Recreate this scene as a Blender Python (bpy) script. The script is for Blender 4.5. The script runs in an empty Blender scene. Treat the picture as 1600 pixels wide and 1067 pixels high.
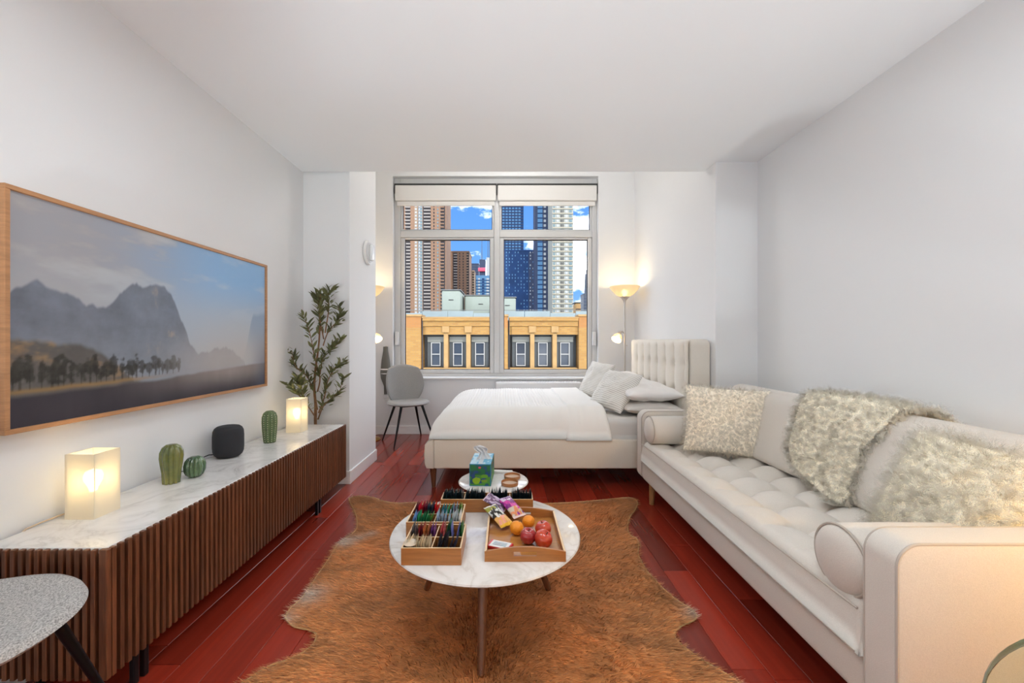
import bpy, bmesh, math, random
import numpy as np
from mathutils import Vector, Matrix, geometry
PI = math.pi
random.seed(7); rng = np.random.default_rng(7)
SC = bpy.context.scene; COL = SC.collection

# ------------------------------------------------------------------ camera
EYE, FOC, CU, CV = 1.16, 640.0, 790.0, 532.0     # eye height, focal length in px, vanishing point
cam_d = bpy.data.cameras.new('camera'); cam = bpy.data.objects.new('camera', cam_d); COL.objects.link(cam)
cam.location = (0, 0, EYE); cam.rotation_euler = (PI/2, 0, 0)
cam_d.sensor_width = 36; cam_d.lens = FOC/1600*36; cam_d.clip_start = .05; cam_d.clip_end = 3000
cam_d.shift_x = (800-CU)/1600; cam_d.shift_y = -(533.5-CV)/1600
SC.camera = cam
def at(u, v, Y): return Vector(((u-CU)*Y/FOC, Y, EYE-(v-CV)*Y/FOC))

# ------------------------------------------------------------------ sky, sun, exposure
SC.view_settings.view_transform = 'Standard'; SC.view_settings.look = 'None'
SC.view_settings.gamma = 1; SC.view_settings.use_curve_mapping = False
SC.view_settings.exposure = 0.12
SC.cycles.diffuse_bounces = 6
w = bpy.data.worlds.new('sky'); SC.world = w; w.use_nodes = True
nt = w.node_tree; nt.nodes.clear()
def N(nt, t, **k):
    n = nt.nodes.new(t)
    for a, b in k.items():
        if a.startswith('i_'):
            key = a[2:]; key = int(key) if key.isdigit() else key.replace('_', ' ')
            n.inputs[key].default_value = b
        else: setattr(n, a, b)
    return n
def L(nt, a, b): nt.links.new(a, b)
def ramp(nt, fac, stops):
    r = nt.nodes.new('ShaderNodeValToRGB'); e = r.color_ramp.elements
    while len(e) < len(stops): e.new(.5)
    for k, (p, c) in enumerate(stops):
        e[k].position = p; e[k].color = (*c, 1) if len(c) == 3 else c
    L(nt, fac, r.inputs[0]); return r.outputs[0]
SKY_STRENGTH = 1.0
tc = N(nt, 'ShaderNodeTexCoord'); sp = N(nt, 'ShaderNodeSeparateXYZ'); L(nt, tc.outputs['Generated'], sp.inputs[0])
blue = ramp(nt, sp.outputs[2], [(0, (.42, .66, 1.0)), (.12, (.20, .48, 1.0)), (.45, (.10, .32, .95)), (1, (.05, .2, .8))])
mp = N(nt, 'ShaderNodeMapping'); mp.inputs['Scale'].default_value = (2.6, 2.6, 5.5); mp.inputs['Location'].default_value = (7.35, 3.8, .35)
L(nt, tc.outputs['Generated'], mp.inputs[0])
cn = N(nt, 'ShaderNodeTexNoise', i_Scale=1.7, i_Detail=7.0, i_Roughness=.58); L(nt, mp.outputs[0], cn.inputs['Vector'])
cm = ramp(nt, cn.outputs[0], [(.44, (0, 0, 0)), (.60, (1, 1, 1))])
mx = N(nt, 'ShaderNodeMix', data_type='RGBA'); L(nt, cm, mx.inputs[0]); L(nt, blue, mx.inputs[6]); mx.inputs[7].default_value = (5.6, 5.7, 5.9, 1)
bg = N(nt, 'ShaderNodeBackground', i_Strength=SKY_STRENGTH); L(nt, mx.outputs[2], bg.inputs[0])
ow = N(nt, 'ShaderNodeOutputWorld'); L(nt, bg.outputs[0], ow.inputs[0])

def light(kind, name, loc, energy, color=(1, 1, 1), parent=None, direction=None, **k):
    d = bpy.data.lights.new(name, kind); d.energy = energy; d.color = color
    for a, b in k.items(): setattr(d, a, b)
    o = bpy.data.objects.new(name, d); COL.objects.link(o)
    if parent:
        o.parent = parent; loc = Vector(loc)-parent.location
    o.location = loc
    if direction: o.rotation_euler = Vector(direction).to_track_quat('-Z', 'Y').to_euler()
    return o
po = light('AREA', 'window_portal', (-.12, 5.4, 1.95), 1, direction=(0, -1, 0), shape='RECTANGLE', size=2.7, size_y=2.6); po.data.cycles.is_portal = True
light('SUN', 'sun', (60, -60, 80), 2.7, (1, .93, .82), direction=(-.40, .74, -.54), angle=.01)
FILL_GLOBE_E, FILL_DISC_E, FILL_SPOT_E, ALCOVE_FILL_E = 200, 7.5, 190, 175  # strengths of the added fill lamps
WARM = (1, .70, .38)

# ------------------------------------------------------------------ materials
MATS = {}
def mat(name, col, rough=.6, metal=0, var=0.0, vscale=6, bump=0.0, bscale=250, stretch=(1, 1, 1), coat=0,
        sheen=0, emit=None, estr=0, objrand=0.0, spec=.5, detail=4, coord='Object', trans=0, clear=0, attr=None, col2=None):
    m = bpy.data.materials.new(name); m.use_nodes = True; nt = m.node_tree
    b = nt.nodes['Principled BSDF']; MATS[name] = m
    b.inputs['Base Color'].default_value = (*col, 1); b.inputs['Roughness'].default_value = rough
    b.inputs['Metallic'].default_value = metal; b.inputs['Coat Weight'].default_value = coat
    b.inputs['Coat Roughness'].default_value = .12
    b.inputs['Sheen Weight'].default_value = sheen; b.inputs['Specular IOR Level'].default_value = spec
    if emit: b.inputs['Emission Color'].default_value = (*emit, 1); b.inputs['Emission Strength'].default_value = estr
    if coord == 'Position': vec = N(nt, 'ShaderNodeNewGeometry').outputs['Position']
    else: vec = N(nt, 'ShaderNodeTexCoord').outputs[coord]
    mp = N(nt, 'ShaderNodeMapping'); mp.inputs['Scale'].default_value = stretch; L(nt, vec, mp.inputs[0])
    if objrand:
        oi = N(nt, 'ShaderNodeObjectInfo'); ml = N(nt, 'ShaderNodeMath', operation='MULTIPLY', i_1=37.0); L(nt, oi.outputs['Random'], ml.inputs[0])
        L(nt, ml.outputs[0], mp.inputs['Location'])
    out = None
    if attr:
        out = N(nt, 'ShaderNodeVertexColor', layer_name=attr).outputs[0]
    if var:
        no = N(nt, 'ShaderNodeTexNoise', i_Scale=vscale, i_Detail=float(detail), i_Roughness=.6); L(nt, mp.outputs[0], no.inputs['Vector'])
        c2 = col2 or tuple(c*(1-var) for c in col)
        o2 = ramp(nt, no.outputs[0], [(.32, c2), (.68, col)])
        if out is not None:
            mm = N(nt, 'ShaderNodeMix', data_type='RGBA', blend_type='MULTIPLY'); mm.inputs[0].default_value = 1
            L(nt, out, mm.inputs[6]); L(nt, o2, mm.inputs[7]); out = mm.outputs[2]
        else: out = o2
    if objrand:
        hv = N(nt, 'ShaderNodeHueSaturation'); mr = N(nt, 'ShaderNodeMapRange'); L(nt, oi.outputs['Random'], mr.inputs[0])
        mr.inputs[3].default_value = 1-objrand; mr.inputs[4].default_value = 1+objrand
        if out is not None: L(nt, out, hv.inputs['Color'])
        else: hv.inputs['Color'].default_value = (*col, 1)
        L(nt, mr.outputs[0], hv.inputs['Value']); out = hv.outputs[0]
    if out is not None: L(nt, out, b.inputs['Base Color'])
    if bump:
        n2 = N(nt, 'ShaderNodeTexNoise', i_Scale=float(bscale), i_Detail=3.0); L(nt, mp.outputs[0], n2.inputs['Vector'])
        bp = N(nt, 'ShaderNodeBump', i_Strength=bump, i_Distance=.01); L(nt, n2.outputs[0], bp.inputs['Height']); L(nt, bp.outputs[0], b.inputs['Normal'])
    if trans:
        tr = N(nt, 'ShaderNodeBsdfTranslucent'); mixs = N(nt, 'ShaderNodeMixShader', i_0=trans)
        tr.inputs[0].default_value = (*col, 1)
        if out is not None: L(nt, out, tr.inputs[0])
        L(nt, b.outputs[0], mixs.inputs[1]); L(nt, tr.outputs[0], mixs.inputs[2])
        if clear:
            tp = N(nt, 'ShaderNodeBsdfTransparent'); m2 = N(nt, 'ShaderNodeMixShader', i_0=clear); L(nt, mixs.outputs[0], m2.inputs[1]); L(nt, tp.outputs[0], m2.inputs[2]); mixs = m2
        L(nt, mixs.outputs[0], nt.nodes['Material Output'].inputs[0])
    return m
def glass_mat(name, tint=(.97, .98, .98), gloss=.03, rough=.0):
    m = bpy.data.materials.new(name); m.use_nodes = True; nt = m.node_tree; nt.nodes.clear()
    t = N(nt, 'ShaderNodeBsdfTransparent'); t.inputs[0].default_value = (*tint, 1)
    g = N(nt, 'ShaderNodeBsdfGlossy'); g.inputs['Roughness'].default_value = rough
    s = N(nt, 'ShaderNodeMixShader', i_0=gloss); o = N(nt, 'ShaderNodeOutputMaterial')
    L(nt, t.outputs[0], s.inputs[1]); L(nt, g.outputs[0], s.inputs[2]); L(nt, s.outputs[0], o.inputs[0])
    MATS[name] = m; return m
def frosted_mat(name, col, clear=.3, emit=0, through=(.3, .3, .25)):
    m = bpy.data.materials.new(name); m.use_nodes = True; nt = m.node_tree; nt.nodes.clear()
    t = N(nt, 'ShaderNodeBsdfTransparent'); t.inputs[0].default_value = (*col, 1)
    tl = N(nt, 'ShaderNodeBsdfTranslucent'); tl.inputs[0].default_value = (*through, 1)
    pb = N(nt, 'ShaderNodeBsdfPrincipled', i_Roughness=.35); pb.inputs['Base Color'].default_value = (*col, 1)
    pb.inputs['Emission Color'].default_value = (1, .84, .58, 1); pb.inputs['Emission Strength'].default_value = emit
    a = N(nt, 'ShaderNodeMixShader', i_0=.5); b = N(nt, 'ShaderNodeMixShader', i_0=clear); o = N(nt, 'ShaderNodeOutputMaterial')
    L(nt, pb.outputs[0], a.inputs[1]); L(nt, tl.outputs[0], a.inputs[2]); L(nt, a.outputs[0], b.inputs[1]); L(nt, t.outputs[0], b.inputs[2]); L(nt, b.outputs[0], o.inputs[0])
    MATS[name] = m; return m
def marble_mat(name, base=(.80, .79, .77), vein=(.42, .40, .39), scale=3.0, rough=.12):
    m = bpy.data.materials.new(name); m.use_nodes = True; nt = m.node_tree; b = nt.nodes['Principled BSDF']; MATS[name] = m
    pos = N(nt, 'ShaderNodeNewGeometry').outputs['Position']
    n1 = N(nt, 'ShaderNodeTexNoise', i_Scale=scale, i_Detail=6.0, i_Roughness=.6, i_Distortion=1.2); L(nt, pos, n1.inputs['Vector'])
    v = ramp(nt, n1.outputs[0], [(.36, (.12, .12, .12)), (.47, (.55,)*3), (.50, (1,)*3), (.53, (.45,)*3), (.66, (.1,)*3)])
    n2 = N(nt, 'ShaderNodeTexNoise', i_Scale=scale*2.2, i_Detail=3.0); L(nt, pos, n2.inputs['Vector'])
    mu = N(nt, 'ShaderNodeMath', operation='MULTIPLY'); L(nt, v, mu.inputs[0]); L(nt, n2.outputs[0], mu.inputs[1])
    mx = N(nt, 'ShaderNodeMix', data_type='RGBA'); L(nt, mu.outputs[0], mx.inputs[0]); mx.inputs[6].default_value = (*base, 1); mx.inputs[7].default_value = (*vein, 1)
    L(nt, mx.outputs[2], b.inputs['Base Color']); b.inputs['Roughness'].default_value = rough
    return m
def brick_mat(name, c1, c2, mortar, scale=1.0):
    m = bpy.data.materials.new(name); m.use_nodes = True; nt = m.node_tree; b = nt.nodes['Principled BSDF']; MATS[name] = m
    tc = N(nt, 'ShaderNodeNewGeometry'); mp = N(nt, 'ShaderNodeMapping'); mp.inputs['Rotation'].default_value = (-PI/2, 0, 0); L(nt, tc.outputs['Position'], mp.inputs[0])
    br = N(nt, 'ShaderNodeTexBrick', i_Scale=scale); br.inputs['Color1'].default_value = (*c1, 1); br.inputs['Color2'].default_value = (*c2, 1); br.inputs['Mortar'].default_value = (*mortar, 1)
    br.inputs['Brick Width'].default_value = .3; br.inputs['Row Height'].default_value = .1; br.inputs['Mortar Size'].default_value = .012
    L(nt, mp.outputs[0], br.inputs['Vector']); L(nt, br.outputs[0], b.inputs['Base Color']); b.inputs['Roughness'].default_value = .9
    return m

mat('wall', (.765, .775, .785), .75, bump=.02, bscale=120)
mat('ceiling', (.82, .845, .865), .8)
mat('trim', (.80, .80, .80), .4)
mat('plank', (.27, .026, .012), .25, var=.16, vscale=3.0, stretch=(14, .35, 14), detail=2, coat=.3, objrand=.40, coord='Position', spec=.35)
mat('subfloor', (.07, .012, .008), .5)
mat('walnut', (.18, .064, .027), .42, var=.5, vscale=4, stretch=(30, 30, 2.2), objrand=.22, coord='Position')
mat('walnut_dark', (.035, .016, .010), .6)
mat('leg_wood', (.16, .055, .020), .4, var=.4, vscale=8, stretch=(20, 20, 2))
mat('oak_leg', (.40, .20, .075), .45, var=.3, vscale=8, stretch=(20, 20, 2))
mat('bamboo', (.42, .165, .042), .4, var=.3, vscale=5, stretch=(2, 30, 30), coord='Position')
mat('bamboo_edge', (.74, .53, .30), .45)
mat('bamboo_tray', (.50, .22, .058), .16, var=.25, vscale=5, stretch=(2, 30, 30), coord='Position')
marble_mat('marble', scale=4.2)
marble_mat('marble_table', base=(.76, .745, .73), vein=(.44, .39, .34), scale=3.4, rough=.08)
mat('black_metal', (.012, .012, .014), .35, metal=.6)
mat('black', (.02, .02, .022), .5)
mat('frame_wood', (.50, .25, .11), .45, var=.25, vscale=4, stretch=(3, 3, 30))
mat('screen', (1, 1, 1), .42, attr='paint', spec=.22)
mat('paint', (1, 1, 1), .5, attr='paint')
mat('paint_gloss', (1, 1, 1), .22, attr='paint')
mat('green_glaze', (.21, .20, .03), .06, var=.55, vscale=9, coat=1, col2=(.07, .105, .02))
mat('green_glaze_dark', (.09, .17, .06), .08, var=.5, vscale=14, coat=1, col2=(.03, .075, .035))
mat('green_matte', (.13, .19, .075), .35, var=.4, vscale=30, coat=.2)
mat('cream', (.62, .60, .42), .5)
mat('speaker_mesh', (.020, .021, .026), .75, bump=.4, bscale=500)
mat('cable_beige', (.55, .42, .28), .5)
mat('leaf', (.185, .195, .08), .55, var=.45, vscale=3, objrand=.45, trans=.25)
mat('bark', (.30, .15, .065), .8, var=.5, vscale=25, bump=.4, bscale=60)
mat('pot', (.30, .28, .26), .7)
mat('soil', (.05, .035, .025), .9)
mat('white_plastic', (.78, .78, .78), .3)
mat('clear_lens', (.85, .87, .88), .08, coat=.6)
mat('sofa', (.70, .65, .585), .9, var=.13, vscale=420, bump=.22, bscale=520, sheen=.25)
mat('welt', (.46, .41, .355), .9, sheen=.2)
mat('bed_fabric', (.76, .70, .60), .9, var=.10, vscale=380, bump=.18, bscale=450, sheen=.2)
mat('headboard', (.76, .71, .63), .9, var=.08, vscale=380, bump=.15, bscale=450, sheen=.2)
mat('duvet', (.86, .85, .815), .85, bump=.06, bscale=60, sheen=.2)
mat('sheet', (.68, .645, .60), .85, bump=.05, bscale=40)
mat('pillow_white', (.84, .82, .80), .85, bump=.06, bscale=40)
mat('mattress', (.62, .60, .57), .8)
mat('fur_white', (.985, .935, .81), .9, var=.06, vscale=18, trans=.25, clear=.66)
mat('fur_skin', (.95, .88, .71), .9)
mat('fur_skin_tan', (.93, .86, .73), .9)
mat('fur_tan', (.97, .91, .79), .9, var=.08, vscale=16, trans=.25, clear=.55)
mat('hide_skin', (.66, .45, .20), .8)
mat('grey_fabric', (.32, .315, .31), .9, var=.2, vscale=180, bump=.2, bscale=400, sheen=.25)
mat('tweed', (.60, .585, .565), .95, var=.65, vscale=260, bump=.25, bscale=500, detail=2)
mat('steel', (.55, .51, .47), .28, metal=1)
mat('brass', (.55, .36, .12), .3, metal=1)
mat('grey_plastic', (.13, .125, .11), .55)
mat('window_frame', (.60, .60, .60), .35)
mat('blind', (.74, .725, .70), .8, bump=.05, bscale=300)
mat('dark_gap', (.03, .03, .03), .6)
mat('radiator', (.78, .79, .80), .35)
glass_mat('glass', (.985, .99, .99), 0.0); glass_mat('table_glass', (.90, .93, .87), .04)
frosted_mat('frosted', (.93, .90, .82), .22, .28, (.30, .27, .20))
frosted_mat('frosted_bowl', (.95, .86, .66), .22, .45, (.28, .22, .12))
mat('bulb', (1, 1, 1), .5, emit=(1, .80, .50), estr=30)
mat('fill_glow', (1, 1, 1), .5, emit=(1, .97, .93), estr=6)  # glowing surface of the added fill lamps
mat('lamp_shade', (.10, .08, .06), .8)
mat('apple', (.46, .016, .012), .2, var=.75, vscale=20, coat=.5, col2=(.50, .065, .02))
mat('apple_dark', (.30, .012, .018), .2, var=.6, vscale=12, coat=.5, col2=(.36, .03, .025))
mat('stem', (.08, .045, .02), .8)
mat('orange', (.85, .29, .012), .38, bump=.3, bscale=220, objrand=.08)
mat('tissue', (.86, .86, .87), .9, trans=.3)
mat('coaster', (.46, .20, .075), .4, var=.3, vscale=10, stretch=(4, 30, 30))
mat('coaster_in', (.58, .42, .30), .6)
mat('mirror_dark', (.02, .02, .025), .2)

# ------------------------------------------------------------------ mesh helpers
class MB:
    """collects vertices and faces of ONE mesh"""
    def __init__(s): s.v = []; s.f = []
    def raw(s, v, f):
        o = len(s.v); s.v += [tuple(p) for p in v]; s.f += [tuple(i+o for i in q) for q in f]; return s
    def box(s, x0, x1, y0, y1, z0, z1):
        v = [(x, y, z) for z in (z0, z1) for y in (y0, y1) for x in (x0, x1)]
        return s.raw(v, [(0, 2, 3, 1), (4, 5, 7, 6), (0, 1, 5, 4), (2, 6, 7, 3), (0, 4, 6, 2), (1, 3, 7, 5)])
    def rbox(s, x0, x1, y0, y1, z0, z1, r=.005, seg=2):
        bm = bmesh.new(); bmesh.ops.create_cube(bm, size=1)
        for q in bm.verts: q.co = Vector(((x0+x1)/2+q.co.x*(x1-x0), (y0+y1)/2+q.co.y*(y1-y0), (z0+z1)/2+q.co.z*(z1-z0)))
        r = min(r, .49*min(abs(x1-x0), abs(y1-y0), abs(z1-z0)))
        bmesh.ops.bevel(bm, geom=list(bm.edges), offset=r, segments=seg, profile=.5, affect='EDGES')
        bm.verts.index_update(); s.raw([q.co for q in bm.verts], [[q.index for q in f.verts] for f in bm.faces]); bm.free(); return s
    def cyl(s, p0, p1, r0, r1=None, n=16, cap=True):
        r1 = r0 if r1 is None else r1; p0 = Vector(p0); p1 = Vector(p1); d = (p1-p0).normalized()
        a = d.orthogonal().normalized(); b = d.cross(a); v = []
        for p, r in ((p0, r0), (p1, r1)):
            for k in range(n):
                t = 2*PI*k/n; v.append(p+a*(r*math.cos(t))+b*(r*math.sin(t)))
        f = [(k, (k+1) % n, n+(k+1) % n, n+k) for k in range(n)]
        if cap: f += [tuple(range(n))[::-1], tuple(range(n, 2*n))]
        return s.raw(v, f)
    def lathe(s, prof, c=(0, 0, 0), n=32, mod=None, axis='z', ring=False):
        v = []; m = len(prof)
        for (r, z) in prof:
            for k in range(n):
                t = 2*PI*k/n; q = r*(mod(t, z) if mod else 1)
                if axis == 'z': v.append((c[0]+q*math.cos(t), c[1]+q*math.sin(t), c[2]+z))
                else: v.append((c[0]+z, c[1]+q*math.cos(t), c[2]+q*math.sin(t)))
        f = [(i*n+k, i*n+(k+1) % n, ((i+1) % m)*n+(k+1) % n, ((i+1) % m)*n+k) for i in range(m if ring else m-1) for k in range(n)]
        if not ring: f += [tuple(range(n))[::-1], tuple(range((m-1)*n, m*n))]
        return s.raw(v, f)
    def tube(s, path, r, n=8, closed=False):
        P = [Vector(p) for p in path]; m = len(P); v = []; ref = None
        for i in range(m):
            d = (P[(i+1) % m]-P[i-1]) if closed else (P[min(i+1, m-1)]-P[max(i-1, 0)])
            d.normalize()
            if ref is None: ref = d.orthogonal().normalized()
            a = (ref-d*ref.dot(d)).normalized(); ref = a; b = d.cross(a)
            rr = r[i] if isinstance(r, (list, tuple)) else r
            for k in range(n): t = 2*PI*k/n; v.append(P[i]+a*(rr*math.cos(t))+b*(rr*math.sin(t)))
        f = [(i*n+k, i*n+(k+1) % n, ((i+1) % m)*n+(k+1) % n, ((i+1) % m)*n+k) for i in range(m if closed else m-1) for k in range(n)]
        if not closed: f += [tuple(range(n))[::-1], tuple(range((m-1)*n, m*n))]
        return s.raw(v, f)
    def prism(s, poly, d0, d1, axis='y', r=0.0, seg=3):
        """2-D outline extruded along an axis; r rounds both rims"""
        n = len(poly); P = [Vector(p) for p in poly]; area = sum(P[i].x*P[(i+1) % n].y-P[(i+1) % n].x*P[i].y for i in range(n))
        if area < 0: P = P[::-1]
        nr = []
        for i in range(n):
            e = (P[(i+1) % n]-P[i-1]).normalized(); nr.append(Vector((-e.y, e.x)))
        lay = []
        if r:
            for k in range(seg+1): t = PI/2*k/seg; lay.append((d0+r*(1-math.sin(t)), r*(1-math.cos(t))))
            lay = [(d0+r-r*math.sin(PI/2*k/seg), r-r*math.cos(PI/2*k/seg)) for k in range(seg, -1, -1)]
            lay += [(d1-r+r*math.sin(PI/2*k/seg), r-r*math.cos(PI/2*k/seg)) for k in range(seg+1)]
        else: lay = [(d0, 0), (d1, 0)]
        v = []
        for (d, off) in lay:
            for p, q in zip(P, nr):
                a, b = p.x+q.x*off, p.y+q.y*off
                v.append({'y': (a, d, b), 'x': (d, a, b), 'z': (a, b, d)}[axis])
        m = len(lay)
        f = [(i*n+k, i*n+(k+1) % n, (i+1)*n+(k+1) % n, (i+1)*n+k) for i in range(m-1) for k in range(n)]
        f += [tuple(range(n))[::-1], tuple(range((m-1)*n, m*n))]
        return s.raw(v, f)
    def grid(s, V, nu, nv):
        return s.raw(V, [(i*nv+j, (i+1)*nv+j, (i+1)*nv+j+1, i*nv+j+1) for i in range(nu-1) for j in range(nv-1)])

def mesh_of(mb, name, m, smooth=False, angle=40):
    me = bpy.data.meshes.new(name); me.from_pydata(mb.v, [], mb.f); me.materials.append(MATS[m] if isinstance(m, str) else m)
    if smooth:
        me.polygons.foreach_set('use_smooth', [True]*len(me.polygons)); 
        if angle: me.set_sharp_from_angle(angle=math.radians(angle))
    me.update(); return me
def wloc(o):
    p = Vector(o.location)
    while o.parent: o = o.parent; p += o.location
    return p
def obj(name, mb, m, parent=None, smooth=False, angle=40, local=False, loc=None):
    """links one mesh object. World coordinates unless local: then the mesh is in its parent's frame"""
    if parent is not None and not local:
        p = wloc(parent); mb.v = [(a-p.x, b-p.y, c-p.z) for a, b, c in mb.v]
    o = bpy.data.objects.new(name, mesh_of(mb, name, m, smooth, angle)); COL.objects.link(o)
    if parent is not None: o.parent = parent
    if loc: o.location = loc
    return o
def tag(o, label=None, cat=None, group=None, kind=None):
    if label: o['label'] = label
    if cat: o['category'] = cat
    if group: o['group'] = group
    if kind: o['kind'] = kind
    return o
def thing(name, label, cat, loc=(0, 0, 0), rot=(0, 0, 0), group=None):
    o = bpy.data.objects.new(name, None); COL.objects.link(o); o.location = loc; o.rotation_euler = rot; o.empty_display_size = .1
    return tag(o, label, cat, group)
def struct(name, mb, m, parent=None, smooth=False):
    o = obj(name, mb, m, parent, smooth)
    if parent is None: o['kind'] = 'structure'
    return o
def inst(name, me, parent, loc, rot=(0, 0, 0), scale=(1, 1, 1)):
    o = bpy.data.objects.new(name, me); COL.objects.link(o); o.parent = parent; o.location = loc; o.rotation_euler = rot; o.scale = scale; return o
def copy_tree(o, parent=None):
    c = o.copy(); COL.objects.link(c); c.parent = parent
    for ch in list(o.children): copy_tree(ch, c)
    return c
def paint(o, cols, name='paint'):
    a = o.data.color_attributes.new(name, 'FLOAT_COLOR', 'POINT')
    c = np.ones((len(o.data.vertices), 4), np.float32); c[:, :3] = cols; a.data.foreach_set('color', c.ravel())
def srgb(c):
    c = np.asarray(c, float)/255.; return np.where(c <= .04045, c/12.92, ((c+.055)/1.055)**2.4)
def vnoise(x, y, seed=0, octs=4, rough=.5):
    """smooth value noise on numpy arrays, about -1..1"""
    r = np.random.default_rng(seed); T = r.random((64, 64))*2-1; out = 0; amp = 1; tot = 0
    x = np.asarray(x, float); y = np.asarray(y, float)
    for k in range(octs):
        X = x*2**k+13.7*k; Y = y*2**k+7.3*k; xi = np.floor(X).astype(int); yi = np.floor(Y).astype(int); fx = X-xi; fy = Y-yi
        fx = fx*fx*(3-2*fx); fy = fy*fy*(3-2*fy); g = lambda a, b: T[a % 64, b % 64]
        out = out+amp*((g(xi, yi)*(1-fx)+g(xi+1, yi)*fx)*(1-fy)+(g(xi, yi+1)*(1-fx)+g(xi+1, yi+1)*fx)*fy); tot += amp; amp *= rough
    return out/tot
def fround(d, R, p=2.2):
    t = np.clip(1-d/R, 0, 1); return (1-t**p)**(1/p)
def mound(x0, x1, y0, y1, zb, H, Rx=(.1, .1), Ry=(.1, .1), nu=80, nv=80, extra=None, p=2.2, closed=True):
    """a soft slab: flat bottom at zb, rounded rims; returns an MB"""
    def samp(a, b, Ra, Rb, n):
        L_ = b-a; t = np.linspace(0, 1, n)
        t = np.where(t < .2, .2*(t/.2)**2.0*.5+t*.5*1.0, t); t = np.where(t > .8, 1-(.2*((1-t)/.2)**2.0*.5+(1-t)*.5), t); return a+t*L_
    X, Y = np.meshgrid(samp(x0, x1, *Rx, nu), samp(y0, y1, *Ry, nv), indexing='ij')
    one = np.ones_like(X)
    f = (fround(X-x0, Rx[0], p) if Rx[0] else one)*(fround(x1-X, Rx[1], p) if Rx[1] else one)*(fround(Y-y0, Ry[0], p) if Ry[0] else one)*(fround(y1-Y, Ry[1], p) if Ry[1] else one)
    Z = zb+H*f
    if extra is not None: Z = Z+extra(X, Y)*np.clip(f*1.5-.1, 0, 1)
    V = np.stack([X, Y, Z], -1).reshape(-1, 3); mb = MB(); mb.grid(V.tolist(), nu, nv)
    if closed:
        ring = [i*nv for i in range(nu)]+[(nu-1)*nv+j for j in range(1, nv)]+[i*nv+nv-1 for i in range(nu-2, -1, -1)]+[j for j in range(nv-2, 0, -1)]
        o = len(mb.v); mb.v += [(mb.v[i][0], mb.v[i][1], zb-.001) for i in ring]; n = len(ring)
        mb.f += [(ring[k], ring[(k+1) % n], o+(k+1) % n, o+k) for k in range(n)]; mb.f.append(tuple(range(o, o+n)))
    return mb
def pillow_mb(W, H, T, n=28, pinch=.07, wrinkle=.0, seed=1, power=.42):
    """pillow in its own frame: W along x, H along z, thickness along y, centre at origin"""
    t = np.sin(np.linspace(-PI/2, PI/2, n)); A, B = np.meshgrid(t, t, indexing='ij')
    X = W/2*A*(1-pinch*(1-B**2)*np.abs(A)); Z = H/2*B*(1-pinch*(1-A**2)*np.abs(B)); th = T/2*((1-A**2)*(1-B**2))**power
    wr = wrinkle*vnoise(A*3+5, B*3+9, seed, 3)*(th/(T/2))
    mb = MB(); f = np.stack([X, -th+wr, Z], -1).reshape(-1, 3); b = np.stack([X, th+wr, Z], -1).reshape(-1, 3)
    mb.grid(f.tolist(), n, n)
    o = len(mb.v); mb.v += [tuple(p) for p in b]; mb.f += [tuple(o+k for k in (i*n+j, i*n+j+1, (i+1)*n+j+1, (i+1)*n+j)) for i in range(n-1) for j in range(n-1)]
    # weld the rims
    bm = bmesh.new(); vs = [bm.verts.new(p) for p in mb.v]
    for q in mb.f: bm.faces.new([vs[i] for i in q])
    bmesh.ops.remove_doubles(bm, verts=bm.verts, dist=1e-5); bm.verts.index_update()
    mb.v = [tuple(q.co) for q in bm.verts]; mb.f = [tuple(q.index for q in f.verts) for f in bm.faces]; bm.free(); return mb
def sample_surface(me_v, me_f, n, keep=None):
    V = np.asarray(me_v, float); tri = []
    for q in me_f:
        for k in range(1, len(q)-1): tri.append((q[0], q[k], q[k+1]))
    T = np.asarray(tri); a, b, c = V[T[:, 0]], V[T[:, 1]], V[T[:, 2]]; cr = np.cross(b-a, c-a); ar = np.linalg.norm(cr, axis=1)
    ok = ar > 1e-12
    if keep is not None: ok &= keep((a+b+c)/3, cr/np.maximum(ar, 1e-12)[:, None])
    pr = np.where(ok, ar, 0); pr /= pr.sum(); idx = rng.choice(len(T), n, p=pr); u = rng.random((n, 1)); v = rng.random((n, 1)); fl = (u+v) > 1
    u = np.where(fl, 1-u, u); v = np.where(fl, 1-v, v)
    return a[idx]+(b[idx]-a[idx])*u+(c[idx]-a[idx])*v, (cr/np.maximum(ar, 1e-12)[:, None])[idx]
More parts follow.
